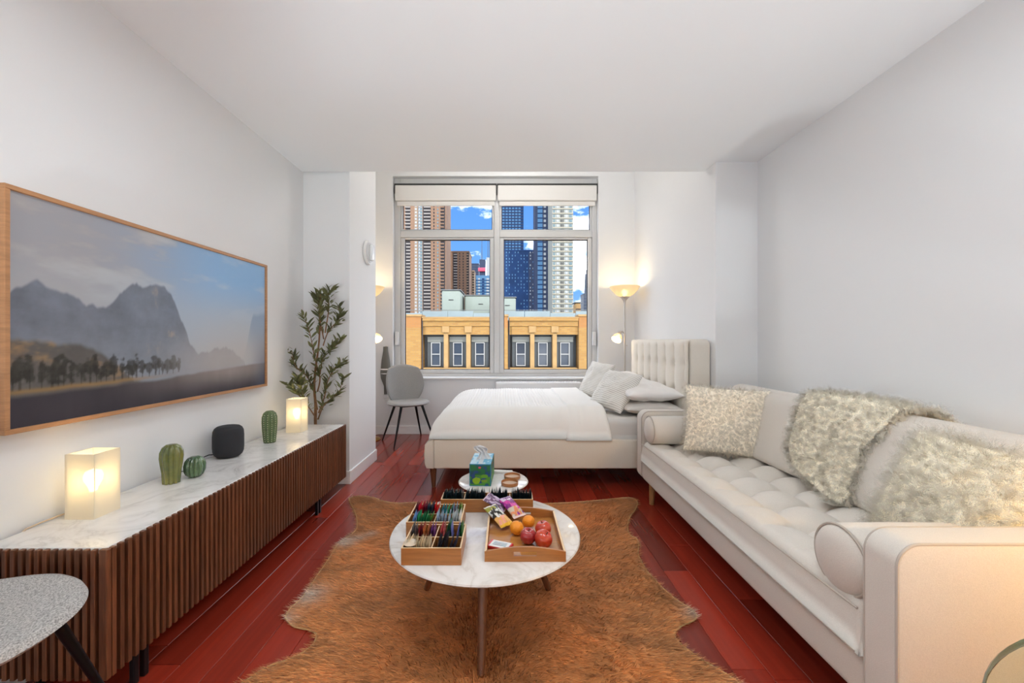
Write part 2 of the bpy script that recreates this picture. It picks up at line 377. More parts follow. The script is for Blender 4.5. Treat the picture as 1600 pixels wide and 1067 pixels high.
def fur_mesh(name, m, roots, nrm, length=.03, width=.002, segs=3, lean=(0, 0, 0), grav=.3, curl=.0, turns=1.5, clump=None, spread=.25, cpull=.5, colors=None, minz=None):
    """strands as tapered ribbons with the skin's shading normals. clump=(centres, index)"""
    n = len(roots); s = np.linspace(0, 1, segs+1)
    if clump is None: ci = np.arange(n); cc = roots
    else: cc, ci = clump
    nc = len(cc); rd = rng.normal(size=(nc, 3)); d = nrm + np.asarray(lean) + (rd*spread)[ci] + rng.normal(size=(n, 3))*spread*.35
    d /= np.linalg.norm(d, axis=1, keepdims=True)
    Ln = length*(.65+.7*rng.random((n, 1))); ph = (rng.random(nc)*2*PI)[ci]; tw = (turns*(.7+.6*rng.random(nc))*np.where(rng.random(nc) < .5, -1, 1))[ci]
    e1 = np.cross(d, np.array([.31, .57, .76])); e1 /= np.linalg.norm(e1, axis=1, keepdims=True); e2 = np.cross(d, e1)
    side = np.cross(d, nrm+.15*rng.normal(size=(n, 3))); side /= np.maximum(np.linalg.norm(side, axis=1, keepdims=True), 1e-6)
    flip = (np.cross(side, d)*nrm).sum(1) < 0; side[flip] *= -1
    rows = []
    for k, t in enumerate(s):
        p = roots + d*Ln*t + np.array([0, 0, -1.])*grav*Ln*t*t + (cc[ci]-roots)*cpull*t
        if curl: p = p + (e1*np.cos(ph+tw*2*PI*t)[:, None]+e2*np.sin(ph+tw*2*PI*t)[:, None]-e1*np.cos(ph)[:, None]-e2*np.sin(ph)[:, None])*curl*min(1, t*1.5)
        if minz is not None: p[:, 2] = np.maximum(p[:, 2], minz)
        wd = width*(1-.85*t)
        rows += [p-side*wd/2, p+side*wd/2]
    V = np.stack(rows, 1).reshape(-1, 3); q = 2*(segs+1); base = (np.arange(n)*q)[:, None, None]
    F = np.array([[2*k, 2*k+1, 2*k+3, 2*k+2] for k in range(segs)])[None]+base; F = F.reshape(-1, 4)
    me = bpy.data.meshes.new(name); me.vertices.add(len(V)); me.vertices.foreach_set('co', V.ravel().astype(np.float32))
    me.loops.add(F.size); me.loops.foreach_set('vertex_index', F.ravel().astype(np.int32)); me.polygons.add(len(F))
    me.polygons.foreach_set('loop_start', np.arange(0, F.size, 4, dtype=np.int32)); me.polygons.foreach_set('loop_total', np.full(len(F), 4, np.int32))
    me.polygons.foreach_set('use_smooth', [True]*len(F)); me.materials.append(MATS[m]); me.update()
    vn = nrm + .25*d + rng.normal(size=(n, 3))*.25; vn /= np.linalg.norm(vn, axis=1, keepdims=True)
    me.normals_split_custom_set_from_vertices(np.repeat(vn, q, 0).astype(np.float32))
    if colors is not None:
        a = me.color_attributes.new('paint', 'FLOAT_COLOR', 'POINT'); c = np.ones((len(V), 4), np.float32); c[:, :3] = np.repeat(colors, q, 0); a.data.foreach_set('color', c.ravel())
    return me
def make_clumps(P, Nn, nclump):
    pick = rng.choice(len(P), nclump, replace=False); C = P[pick]; ci = np.empty(len(P), int)
    for a in range(0, len(P), 4000):
        D = ((P[a:a+4000, None]-C[None])**2).sum(-1); ci[a:a+4000] = D.argmin(1)
    return C, ci
def superellipse(a, b, n=2.5, k=48, cx=0, cy=0):
    out = []
    for i in range(k):
        t = 2*PI*i/k; c, s = math.cos(t), math.sin(t); out.append((cx+a*math.copysign(abs(c)**(2/n), c), cy+b*math.copysign(abs(s)**(2/n), s)))
    return out
def rrect(x0, x1, y0, y1, r, k=6):
    """rounded rectangle; r one radius or (x1y1, x0y1, x0y0, x1y0)"""
    r = (r,)*4 if not isinstance(r, tuple) else r; out = []
    for (cx, cy, a0), q in zip(((x1, y1, 0), (x0, y1, PI/2), (x0, y0, PI), (x1, y0, 1.5*PI)), r):
        sx = -1 if cx == x1 else 1; sy = -1 if cy == y1 else 1
        for i in range(k+1): t = a0+PI/2*i/k; out.append((cx+sx*q+q*math.cos(t), cy+sy*q+q*math.sin(t)))
    return out

# ------------------------------------------------------------------ the room
XL, XR, XA, XAL = -1.639, 1.919, 1.60, -1.95      # left wall, right wall, alcove right wall, alcove left wall
YB, YR, ZC, ZA = 5.08, -3.2, 2.52, 3.45           # back wall, rear wall, main ceiling, alcove ceiling
PX0, PX1, PY0, PY1 = XL, -1.266, 3.32, 3.99       # left pier
YS, YP = 3.30, 3.12                               # soffit edge, right pier front
WX0, WX1, WZ0, WZ1 = -1.40, 1.15, .715, 3.20      # window opening
fl = struct('floor', MB().box(-2.3, 2.2, YR, YB+.3, -.2, -.012), 'subfloor')
# planks: one shared mesh, scaled to each length
pm = MB().rbox(-.5, .5, -.5, .5, -.5, .5, .004, 1)
pw = .1225
def plank_mesh(ln):
    return mesh_of(MB().rbox(-pw/2+.0007, pw/2-.0007, -ln/2+.0007, ln/2-.0007, -.012, 0, .0016, 1), 'plank', 'plank')
PLENS = (.62, .92, 1.22); PM = {l: plank_mesh(l) for l in PLENS}; PM['far'] = plank_mesh(1.6)
x = .797-pw/2-20*pw
while x < 1.99:
    if x > -2.0:
        y = YR-random.random()*1.2
        while y < YB:
            if y < .2: l = 1.6; me = PM['far']
            else: l = random.choice(PLENS); me = PM[l]
            if y+l > YR:
                if y+l > YB+.02:
                    l = YB+.01-y; me = plank_mesh(l)
                inst('plank', me, fl, (x, y+l/2, 0))
                if y+l >= YB: break
            y += l
    x += pw
struct('wall_left', MB().box(XL-.4, XL, YR, PY0, -.1, ZA), 'wall')
struct('wall_left_pier', MB().box(XAL-.1, PX1, PY0, PY1, -.1, ZA), 'wall')
struct('wall_left_alcove', MB().box(XAL-.3, XAL, PY1, YB+.3, -.1, ZA), 'wall')
struct('wall_right', MB().box(XR, XR+.3, YR, YP, -.1, ZA), 'wall')
struct('wall_right_pier', MB().rbox(XA, XR+.3, YP, YB+.3, -.1, ZA, .006, 2), 'wall')
struct('wall_rear', MB().box(-2.3, 2.3, YR-.3, YR, -.1, ZA), 'wall')
mb = MB().box(XAL-.3, WX0, YB, YB+.3, -.1, ZA).box(WX1, XA+.4, YB, YB+.3, -.1, ZA)
mb.box(WX0, WX1, YB, YB+.3, -.1, WZ0-.02).box(WX0, WX1, YB, YB+.3, WZ1, ZA)
struct('wall_back', mb, 'wall')
struct('ceiling', MB().box(XL-.35, XR+.3, YR-.2, YS, ZC, ZA), 'ceiling')
struct('ceiling_alcove', MB().box(XAL-.3, XA+.4, YS, YB+.3, ZA, ZA+.3), 'ceiling')
def baseboard(name, x0, x1, y0, y1, lip):
    mb = MB().rbox(x0, x1, y0, y1, .0, .105, .004, 2); return struct(name, mb, 'trim')
baseboard('baseboard_left', XL, XL+.014, YR, PY0-.016, 0); baseboard('baseboard_right', XR-.014, XR, YR, YP, 0)
baseboard('baseboard_pier_front', XL+.0145, PX1+.014, PY0-.014, PY0, 0); baseboard('baseboard_pier_side', PX1, PX1+.014, PY0+.0005, PY1, 0)
baseboard('baseboard_back', XAL, XA, YB-.014, YB, 0); baseboard('baseboard_alcove_right', XA-.014, XA, YP, YB-.015, 0)
baseboard('baseboard_right_pier', XA-.014, XR-.0145, YP-.014, YP-.0005, 0)

# window_1: fixed frame, mullion, two lower sashes and two transoms
WY = 5.16
win = bpy.data.objects.new('window_1', None); COL.objects.link(win); win.location = (0, WY, WZ0); win['kind'] = 'structure'
tag(win, 'wide grey-framed window with two tall panes and two transoms over the city')
fr = MB().rbox(WX0+.001, WX0+.075, WY, WY+.10, WZ0-.01, WZ1, .004).rbox(WX1-.06, WX1-.001, WY, WY+.10, WZ0-.01, WZ1, .004)
fr.rbox(WX0+.076, WX1-.061, WY, WY+.10, WZ0-.01, .745, .004).rbox(WX0+.076, WX1-.061, WY, WY+.10, 2.90, WZ1, .004)
obj('outer_frame', fr, 'window_frame', win)
obj('mullion', MB().rbox(-.145, -.075, WY-.012, WY+.10, .746, 2.899, .006), 'window_frame', win)
for (a, b) in ((WX0+.076, -.146), (-.074, WX1-.061)):
    obj('transom_bar', MB().rbox(a, b, WY-.006, WY+.095, 2.46, 2.54, .005), 'window_frame', win)
    for (z0, z1, t) in ((.746, 2.459, .05), (2.541, 2.899, .022)):
        sa = obj('sash', MB().rbox(a, a+t, WY+.01, WY+.08, z0, z1, .006).rbox(b-t, b, WY+.01, WY+.08, z0, z1, .006)
                 .rbox(a+t, b-t, WY+.01, WY+.08, z0, z0+t*.9, .006).rbox(a+t, b-t, WY+.01, WY+.08, z1-t*.45, z1, .006), 'window_frame', win)
        g = t-.004
        obj('gasket', MB().box(a+g, a+t+.008, WY+.034, WY+.05, z0+g, z1-g*.4).box(b-t-.008, b-g, WY+.034, WY+.05, z0+g, z1-g*.4)
            .box(a+g, b-g, WY+.034, WY+.05, z0+g*.8, z0+t*.9+.008).box(a+g, b-g, WY+.034, WY+.05, z1-t*.45-.009, z1-g*.35), 'dark_gap', sa)
        obj('pane', MB().box(a+t+.006, b-t-.006, WY+.04, WY+.046, z0+t*.9+.006, z1-t*.45-.006), 'glass', sa)
for xx in (WX0+.03, WX1-.05):
    obj('latch', MB().rbox(xx-.012, xx+.028, WY-.045, WY-.001, 1.10, 1.27, .006), 'white_plastic', win)
struct('trim_sill', MB().rbox(WX0-.03, WX1+.03, YB-.035, WY, WZ0-.032, WZ0-.011, .006), 'trim')
for (a, b, lab) in ((-1.378, -.118, 'left'), (-.100, 1.138, 'right')):
    t = thing('roller_blind', 'rolled-up cream roller blind over the %s half of the window' % lab, 'blind', ((a+b)/2, YB+.035, 2.85), group='roller blinds on the window')
    obj('valance', MB().rbox(a, b, YB+.012, YB+.075, 2.905, 3.095, .012, 3), 'blind', t)
    obj('hem_bar', MB().rbox(a+.02, b-.02, YB+.035, YB+.06, 2.845, 2.90, .008, 2), 'blind', t)
    obj('bracket', MB().box(a-.006, a-.001, YB+.01, YB+.08, 2.99, 3.11), 'dark_gap', t)
    obj('bracket', MB().box(b+.001, b+.006, YB+.01, YB+.08, 2.99, 3.11), 'dark_gap', t)
    obj('head_rail', MB().box(a-.006, b+.006, YB+.01, YB+.08, 3.097, 3.112), 'dark_gap', t)
t = thing('radiator', 'low white wall heater under the window behind the bed', 'radiator', (.40, 5.0, .10))
obj('casing', MB().rbox(-.12, .92, 4.93, 5.062, .12, .655, .012, 3), 'radiator', t)
obj('grille', MB().box(-.08, .88, 4.95, 5.05, .6551, .657), 'trim', t)
for k in range(30): obj('louver', MB().box(-.07+k*.032, -.058+k*.032, 4.95, 5.05, .6575, .662), 'radiator', t)

# added fill lamps, all out of view, that brighten room and alcove
def ceiling_globe(loc, ztop, label, e, r=.15):  # unseen globe added above the soffit to lighten the alcove walls
    t = thing('alcove_fill_globe', label, 'lamp', loc)
    obj('canopy', MB().lathe([(.001, ztop-loc[2]-.001), (.06, ztop-loc[2]-.001), (.06, ztop-loc[2]-.02), (.01, ztop-loc[2]-.03)], n=24), 'white_plastic', t, True, local=True)
    obj('rod', MB().cyl((0, 0, r*.9), (0, 0, ztop-loc[2]-.02), .006), 'steel', t, True, local=True)
    g = [(r*math.sin(a), -r*math.cos(a)) for a in np.linspace(.05, PI-.05, 17)]
    d = mat('globe_%d' % int(e), (1, 1, 1), .5, emit=(1, .975, .945), estr=e/(4*PI*PI*r*r)) if False else None
    obj('globe', MB().lathe(g, n=32), 'fill_glow', t, True, local=True)
    light('POINT', 'globe_light', (loc[0], loc[1], loc[2]), e, (1, .975, .945), t, shadow_soft_size=r+.006)
    return t
def floor_globe(loc, label, e, r=.2):  # unseen globe added behind the camera to brighten walls and ceiling
    t = thing('globe_lamp', label, 'lamp', (loc[0], loc[1], 0), group='added fill globes')
    obj('base', MB().lathe([(.001, 0), (.14, 0), (.14, .015), (.012, .025), (.001, .026)], n=32), 'steel', t, True, local=True)
    obj('pole', MB().cyl((0, 0, .02), (0, 0, loc[2]-r*.95), .01), 'steel', t, True, local=True)
    obj('globe', MB().lathe([(r*math.sin(a), loc[2]-r*math.cos(a)) for a in np.linspace(.05, PI-.05, 17)], n=32), 'fill_glow', t, True, local=True)
    light('POINT', 'globe_light', loc, e, (.80, .94, 1.0), t, shadow_soft_size=r+.006)
floor_globe((-1.25, -.75, .7), 'added unseen fill globe behind the viewer on the left', FILL_GLOBE_E)
floor_globe((1.35, -2.2, .7), 'added unseen fill globe behind the viewer on the right', FILL_GLOBE_E)
floor_globe((-.2, -2.6, .7), 'added unseen fill globe at the rear wall', FILL_GLOBE_E)
def add_fill_disc(x, y, label, e, r=.22):  # unseen disc added above the frame as overhead fill
    t = thing('ceiling_light', label, 'lamp', (x, y, ZC-.001), group='added ceiling fill discs')
    obj('housing', MB().lathe([(.001, 0), (r+.012, 0), (r+.012, -.035), (r, -.040), (r, -.03), (.001, -.03)], n=40), 'white_plastic', t, True, 30, local=True)
    obj('diffuser', MB().lathe([(.001, -.052), (r*.7, -.050), (r-.002, -.038), (r-.002, -.031), (.001, -.031)], n=40), 'fill_glow', t, True, local=True)
    light('AREA', 'diffuser_light', (x, y, ZC-.06), e, (.88, .965, 1.0), t, shape='DISK', size=2*r)
add_fill_disc(-.55, 1.05, 'added unseen fill disc above the near end of the console side', FILL_DISC_E)
add_fill_disc(.75, 1.05, 'added unseen fill disc above the near end of the sofa side', FILL_DISC_E)
def add_fill_spot(x, y, aim, label, e):  # unseen spot added only to brighten the visible ceiling
    t = thing('fill_spot', label, 'lamp', (x, y, 0), group='added fill spots aimed at the ceiling')
    d = (Vector(aim)-Vector((x, y, .22))).normalized(); c = Vector((0, 0, .22))
    obj('stand', MB().lathe([(.001, 0), (.07, 0), (.07, .012), (.012, .02), (.012, .14), (.001, .141)], n=24), 'black_metal', t, True, 30, local=True)
    obj('can', MB().cyl(c-d*.10, c-d*.012, .045, .05, 24), 'black_metal', t, True, local=True)
    obj('lens', MB().cyl(c-d*.0118, c-d*.008, .046, .046, 24), 'fill_glow', t, True, local=True)
    light('SPOT', 'spot_fill', Vector((x, y, 0))+c, e, (.88, .965, 1.0), t, direction=d, spot_size=R(84), spot_blend=1.0, shadow_soft_size=.045)
R = math.radians
add_fill_spot(-1.15, -1.1, (-.45, 1.35, ZC), 'added unseen fill spot behind the viewer on the left', FILL_SPOT_E)
add_fill_spot(1.45, -1.1, (.7, 1.35, ZC), 'added unseen fill spot behind the viewer on the right', FILL_SPOT_E)
ceiling_globe((.1, 4.15, 3.12), ZA, 'added unseen fill globe high above the bed', ALCOVE_FILL_E, .14)

# ------------------------------------------------------------------ sofa
SX0, SX1, SY0, SY1 = .985, 1.885, 1.03, 3.07
sofa = thing('sofa', 'long cream upholstered sofa with tufted bench seat along the right wall', 'sofa', (1.43, 2.05, 0))
obj('base', MB().rbox(SX0+.012, SX1, SY0+.06, SY1-.06, .145, .288, .03, 4), 'sofa', sofa, True)
def tufts(X, Y):
    bx = (X-1.17)/.21; by = (Y-1.815)/.192
    u = np.abs(np.sin(PI*bx)); v = np.abs(np.sin(PI*by))
    lx = np.clip((X-1.06)/.10, 0, 1)
    puff = (.25+.75*u)*v**.55
    h = .050*(puff-.75)*lx
    dx = (bx-np.round(bx))*.21; dy = (by-np.round(by))*.192
    h -= .028*np.exp(-(dx*dx+dy*dy)/.0011)*np.where((X > 1.1) & (X < 1.5), 1, 0)
    h += .004*vnoise(X*9, Y*9, 3, 3)
    # front strip rolls over with soft pleats that fade to the edge
    h -= .010*(1-v**.5)*np.clip(1-np.abs(X-1.06)/.10, 0, 1)
    return h
seat = obj('seat_cushion', mound(SX0-.008, 1.60, SY0+.102, SY1-.102, .287, .152, (.055, .05), (.04, .04), 120, 380, tufts, p=2.6), 'sofa', sofa, True, None)
for zz in (.292, .412):
    obj('welt', MB().tube([(SX0-.006+(.004 if zz > .3 else 0), yy, zz) for yy in np.linspace(SY0+.115, SY1-.115, 30)], .0035, 6), 'welt', seat, True)
# back: frame and two cushions
obj('back_frame', MB().prism(rrect(1.735, SX1, .15, .79, (.05, .05, .01, .01)), SY0+.02, SY1-.02, 'y', .02), 'sofa', sofa, True)
def back_cushion(y0, y1):
    nu, nv = 44, 60; prof = []
    pts = [(1.735, .44), (1.60, .435), (1.52, .45), (1.505, .50), (1.535, .62), (1.58, .74), (1.61, .81), (1.645, .848), (1.69, .852), (1.73, .825), (1.745, .70), (1.74, .50)]
    n = len(pts); Vv = []
    for j in range(nv):
        s = j/(nv-1); yy = y0+(y1-y0)*s; e = min(s, 1-s)*(y1-y0); k = float(fround(np.array(e), .07)); k = .72+.28*k
        for i in range(n*4):
            a = i/4; i0 = int(a) % n; f = a-int(a); p0, p1, p2, p3 = [Vector(pts[(i0+q) % n]) for q in (-1, 0, 1, 2)]
            p = .5*((2*p1)+(p2-p0)*f+(2*p0-5*p1+4*p2-p3)*f*f+(3*p1-p0-3*p2+p3)*f**3)
            c = Vector((1.64, .64)); p = c+(p-c)*k
            bulge = .02*(1-(2*s-1)**2)*(1 if p.x < 1.62 else 0)
            Vv.append((p.x-bulge+.006*float(vnoise(yy*6, p.y*6, 5, 2)), yy, max(p.y, .437)))
    m = n*4; mb = MB(); mb.v = Vv
    mb.f = [(j*m+i, j*m+(i+1) % m, (j+1)*m+(i+1) % m, (j+1)*m+i) for j in range(nv-1) for i in range(m)]+[tuple(range(m))[::-1], tuple(range((nv-1)*m, nv*m))]
    return mb
for (a, b) in ((SY0+.105, 2.048), (2.052, SY1-.105)): obj('back_cushion', back_cushion(a, b), 'sofa', sofa, True, None)
ap = rrect(SX0, SX1, .148, .648, (.03, .06, .05, .01), 8)
for (a, b, outer) in ((SY0, SY0+.10, 1), (SY1-.10, SY1, 0)):
    ar = obj('arm', MB().prism(ap, a, b, 'y', .010, 3), 'sofa', sofa, True)
    for yy in (a+.004, b-.004):
        ins = rrect(SX0+.003, SX1-.003, .151, .645, (.03, .058, .048, .01), 10)
        obj('welt', MB().tube([(p[0], yy, p[1]) for p in ins if p[1] < .7], .0042, 6, True), 'welt', ar, True)
for (xx, yy) in ((1.04, 2.90), (1.04, 1.17), (1.80, 2.90), (1.80, 1.17)):
    obj('leg', MB().cyl((xx, yy, .145), (xx-.006, yy, .0), .024, .016, 20), 'oak_leg', sofa, True)
# bolsters
def bolster(cy, cz, r, x0, x1, label):
    t = thing('bolster_cushion', label, 'cushion', ((x0+x1)/2, cy, cz-r), group='bolsters on the sofa')
    pr = [(.004, x0-.016), (r*.55, x0-.012), (r*.86, x0-.001), (r*.965, x0+.012), (r, x0+.035), (r*1.01, (x0+x1)/2), (r, x1-.02), (r*.9, x1), (.004, x1+.01)]
    obj('cover', MB().lathe([(a, b-t.location.x) for a, b in pr], (0, 0, r), 36, axis='x'), 'sofa', t, True, None, local=True)
    ring = [(x0+.010-t.location.x, r*.985*math.cos(a), r+r*.985*math.sin(a)) for a in np.linspace(0, 2*PI, 37)[:-1]]
    obj('welt', MB().tube(ring, .0045, 6, True), 'welt', t, True, local=True)
bolster(SY1-.10-.098, .533, .096, 1.0, 1.40, 'cream bolster cushion by the far sofa arm next to the bed')
bolster(SY0+.10+.100, .505, .100, .995, 1.38, 'cream bolster cushion tucked behind the near sofa arm')

# furry cushions: body plus fur
def fur_pillow(name, label, loc, rot, W, H, T, m, nst, nclump, length, width, curl, grav, spread, seed, lean=(0, 0, 0), cpull=.5, segs=3):
    t = thing(name, label, 'cushion', loc, rot, 'furry cushions on the sofa')
    mb = pillow_mb(W, H, T, 30, .05, .012, seed); V, F = list(mb.v), list(mb.f)
    obj('cover', mb, 'fur_skin_tan' if m == 'fur_tan' else 'fur_skin', t, True, None, local=True)
    P, Nn = sample_surface(V, F, nst)
    out = (Nn*(P*np.array([.05, 1, .05]))).sum(1); Nn = np.where((out < 0)[:, None], -Nn, Nn)
    rim = P*np.array([1, 0, 1]); Nn = Nn+.35*rim/np.maximum(np.linalg.norm(rim, axis=1, keepdims=True), 1e-6)*np.clip(1-np.abs(P[:, 1:2])/(T*.35), 0, 1)
    Nn /= np.linalg.norm(Nn, axis=1, keepdims=True)
    R = np.array(Matrix(t.rotation_euler.to_matrix()).transposed()); down = R @ np.array([0, 0, -1.])
    me = fur_mesh('fur', m, P, Nn, length, width, segs, lean=np.asarray(lean)+down*grav, grav=0, curl=curl, clump=make_clumps(P, Nn, nclump), spread=spread, cpull=cpull)
    o = bpy.data.objects.new('fur', me); COL.objects.link(o); o.parent = t; o['kind'] = 'stuff'
    return t
fur_pillow('fur_cushion', 'square tan shaggy fur cushion against the far end of the sofa', (1.39, 2.585, .652), (math.radians(-14), math.radians(2), math.radians(-24)), .48, .42, .15, 'fur_tan', 38000, 2600, .026, .0013, .005, .30, .45, 3, cpull=.45)
fur_pillow('fur_cushion', 'tilted cream cushion with long curly wool beside the near sofa arm', (1.475, 1.335, .640), (math.radians(-30), math.radians(3), math.radians(-84)), .40, .40, .16, 'fur_white', 34000, 1500, .042, .0014, .011, .35, .40, 4, segs=5, cpull=.6)

# sheepskin over the sofa back
def sheepskin():
    t = thing('sheepskin_throw', 'cream sheepskin draped over the middle of the sofa back', 'throw', (1.58, 1.98, .45))
    path = [(1.81, .70), (1.80, .79), (1.755, .865), (1.69, .882), (1.625, .872), (1.575, .80), (1.535, .70), (1.50, .60), (1.472, .50), (1.455, .463), (1.44, .455)]
    cum = [0]
    for a, b in zip(path, path[1:]): cum.append(cum[-1]+math.dist(a, b))
    tot = cum[-1]
    xs = np.interp(np.linspace(0, tot, 70), cum, [p[0] for p in path]); zs = np.interp(np.linspace(0, tot, 70), cum, [p[1] for p in path])
    ns = 50; nt_ = 70; V = np.zeros((nt_, ns, 3))
    tt = np.linspace(0, 1, nt_)
    # left and right borders (Y) along the drape
    lo = np.interp(tt, [0, .116, .229, .40, .514, .653, .79, .924, 1], [1.58, 1.60, 1.64, 1.68, 1.70, 1.755, 1.76, 1.75, 1.775])
    hi = np.interp(tt, [0, .116, .229, .4, .514, .653, .79, .90, .95, 1], [2.10, 2.16, 2.20, 2.21, 2.20, 2.18, 2.165, 2.10, 1.98, 1.83])
    for i in range(nt_):
        s = np.linspace(0, 1, ns); y = lo[i]+(hi[i]-lo[i])*s+.012*vnoise(np.full(ns, i*.15), s*3, 9, 2)
        fold = .022*np.exp(-((s-.45)/.10)**2); b = .010*np.sin(s*PI)
        V[i, :, 0] = xs[i]-(b-fold*.6 if zs[i] < .85 else 0); V[i, :, 1] = y; V[i, :, 2] = zs[i]+(b if zs[i] >= .85 else 0)
    mb = MB(); mb.grid(V.reshape(-1, 3).tolist(), nt_, ns); Vv, F = list(mb.v), list(mb.f)
    o = obj('skin', mb, 'fur_skin', t, True, None); so = o.modifiers.new('thickness', 'SOLIDIFY'); so.thickness = .008; so.offset = 0
    P, Nn = sample_surface(Vv, F, 36000)
    out = (Nn*(P-np.array([1.72, 2.0, .55]))*np.array([1, 0, 1])).sum(1); Nn = np.where((out < 0)[:, None], -Nn, Nn)
    G = V; eP = []; eN = []
    for (row, oy) in ((G[:, 0], -1), (G[:, -1], 1)):
        k = rng.integers(0, nt_-1, 5000); f = rng.random((5000, 1)); eP.append(row[k]*(1-f)+row[k+1]*f); eN.append(np.tile([-.45, oy*1.0, .25], (5000, 1)))
    k = rng.integers(0, ns-1, 1200); f = rng.random((1200, 1)); eP.append(G[-1][k]*(1-f)+G[-1][k+1]*f); eN.append(np.tile([-1., 0, .3], (1200, 1)))
    eP = np.concatenate(eP); eN = np.concatenate(eN); eN /= np.linalg.norm(eN, axis=1, keepdims=True); P = np.concatenate([P, eP]); Nn = np.concatenate([Nn, eN])
    me = fur_mesh('fur', 'fur_white', P-np.array(t.location), Nn, .036, .0014, 5, lean=(0, 0, -.35), grav=.1, curl=.010, clump=make_clumps(P-np.array(t.location), Nn, 2000), spread=.45, cpull=.55, minz=.001)
    o = bpy.data.objects.new('fur', me); COL.objects.link(o); o.parent = t; o['kind'] = 'stuff'
sheepskin()

# ------------------------------------------------------------------ bed
BX0, BX1, BY0, BY1 = -.635, 1.45, 3.185, 4.62
bed = thing('bed', 'cream upholstered bed with tall tufted headboard in the window alcove', 'bed', (.45, 3.9, 0))
obj('side_rail', MB().rbox(BX0+.075, BX1, BY0, BY0+.07, .162, .388, .012, 3), 'bed_fabric', bed, True)
obj('side_rail', MB().rbox(BX0+.075, BX1, BY1-.07, BY1, .162, .388, .012, 3), 'bed_fabric', bed, True)
fp = [(BX0+.075, .162), (BX0+.018, .162), (BX0+.004, .20), (BX0, .27), (BX0+.004, .345), (BX0+.03, .378), (BX0+.075, .388)]
obj('footboard', MB().prism(fp, BY0, BY1, 'y', .012, 3), 'bed_fabric', bed, True)
obj('platform', MB().box(BX0+.076, BX1, BY0+.071, BY1-.071, .20, .29), 'bed_fabric', bed)
for (xx, yy, dx, dy) in ((-.575, 3.245, -.0, -.0), (-.575, 4.55, 0, 0), (1.35, 3.245, 0, 0), (1.35, 4.55, 0, 0)):
    obj('leg', MB().cyl((xx, yy, .163), (xx+.006, yy, .0), .029, .015, 20), 'leg_wood', bed, True)
# headboard: tufted cushion front on a thick panel
HX0, HX1, HY0, HY1, HZ1 = 1.39, 1.595, 3.18, 4.60, 1.172
hb = obj('headboard', MB().prism(rrect(HY0, HY1, .16, HZ1, (.06, .06, .01, .01), 8), HX0+.045, HX1, 'x', .02, 3), 'headboard', bed, True)
nu, nv = 240, 130; yy = np.linspace(HY0+.004, HY1-.004, nu); zz = np.linspace(.30, HZ1-.003, nv); Yg, Zg = np.meshgrid(yy, zz, indexing='ij')
edge = fround(np.minimum(Yg-HY0, HY1-Yg), .07)*fround(HZ1-Zg, .075)
cols = 7; sp_ = (HY1-HY0-.10)/cols; bu = (Yg-HY0-.05)/sp_; ch = np.abs(np.sin(PI*bu)); rows_z = (.97, .755, .54); dep = .030*ch**.5
wdt = np.clip((Zg-.30)/.2, 0, 1)
fade = np.clip((HZ1-.012-Zg)/.05, 0, 1)
dep = dep*fade+.030*(1-fade)
pin = 0
for rz in rows_z:
    d2 = ((bu-np.round(bu))*sp_)**2/.00060+((Zg-rz)**2)/.0011; pin = pin+.046*np.exp(-d2)*((np.round(bu) > 0) & (np.round(bu) < cols+0))
    pin = pin+.012*np.exp(-((Zg-rz)**2)/.0009)*(1-ch**.6)
Xg = HX0+.047-(.020+dep-pin)*edge
mb = MB(); mb.grid(np.stack([Xg, Yg, Zg], -1).reshape(-1, 3).tolist(), nu, nv)
tf = obj('tufted_panel', mb, 'headboard', hb, True, None)
for k in range(1, cols):
    for rz in rows_z[:2]:
        obj('button', MB().lathe([(.001, .006), (.009, .004), (.011, 0), (.001, -.001)], n=14), 'headboard', tf, True, local=True).location = Vector((HX0+.027, HY0+.05+k*sp_, rz))-wloc(tf)
for o in tf.children: o.rotation_euler = (0, -PI/2, 0)

mt = thing('mattress', 'mattress in a pale fitted sheet on the bed base', 'mattress', (.45, 3.9, .291))
obj('core', MB().rbox(BX0+.085, HX0-.015, BY0+.03, BY1-.03, .292, .545, .045, 5), 'mattress', mt, True)
def sheet_wr(X, Y): return .003*np.sin(X*45)*np.clip((3.4-Y)/.15, 0, 1)+.003*vnoise(X*8, Y*8, 2)
obj('fitted_sheet', mound(BX0+.083, HX0-.013, BY0+.026, BY1-.026, .372, .180, (.05, .03), (.05, .05), 90, 70, sheet_wr), 'sheet', mt, True, None)
def duv_wr(X, Y):
    h = .012*vnoise(X*2.6, Y*3.4, 11, 3)+.007*vnoise(X*9, Y*5, 12, 3)
    h += .0032*np.sin(X*2*PI/.026)*np.clip((Y-3.30)/.05, 0, 1)*np.clip((.42-X)/.02, 0, 1)     # woven ribs
    h += .008*np.sin(X*38+3*np.sin(Y*9))*np.clip((3.36-Y)/.12, 0, 1)*np.clip((X+.3)/.25, .2, 1)
    return h
du = tag(obj('duvet', mound(-.598, .58, 3.176, 4.66, .395, .232, (.30, 0), (.15, .15), 200, 130, duv_wr, p=2.3), 'duvet', None, True, None), 'white ribbed duvet spread over the lower half of the bed', 'duvet')
def fold_wr(X, Y): return .007*vnoise(X*4, Y*3.5, 21, 3)+.006*np.sin(X*60+4*Y)*np.clip((3.40-Y)/.15, 0, 1)
obj('folded_edge', mound(.47, .825, 3.168, 4.67, .385, .258, (.035, .05), (.16, .16), 60, 110, fold_wr, p=2.0), 'duvet', du, True, None)
def pillow(label, loc, rot, W, H, T, m, seed, group, wr=.02, pinch=.06, stripes=False):
    o = obj('pillow', pillow_mb(W, H, T, 40, pinch, wr, seed, .40), m, None, True, None)
    o.location = loc; o.rotation_euler = rot; return tag(o, label, 'pillow', group)
R_ = math.radians
m = mat('striped_linen', (.72, .70, .655), .85, sheen=.2); nt = m.node_tree
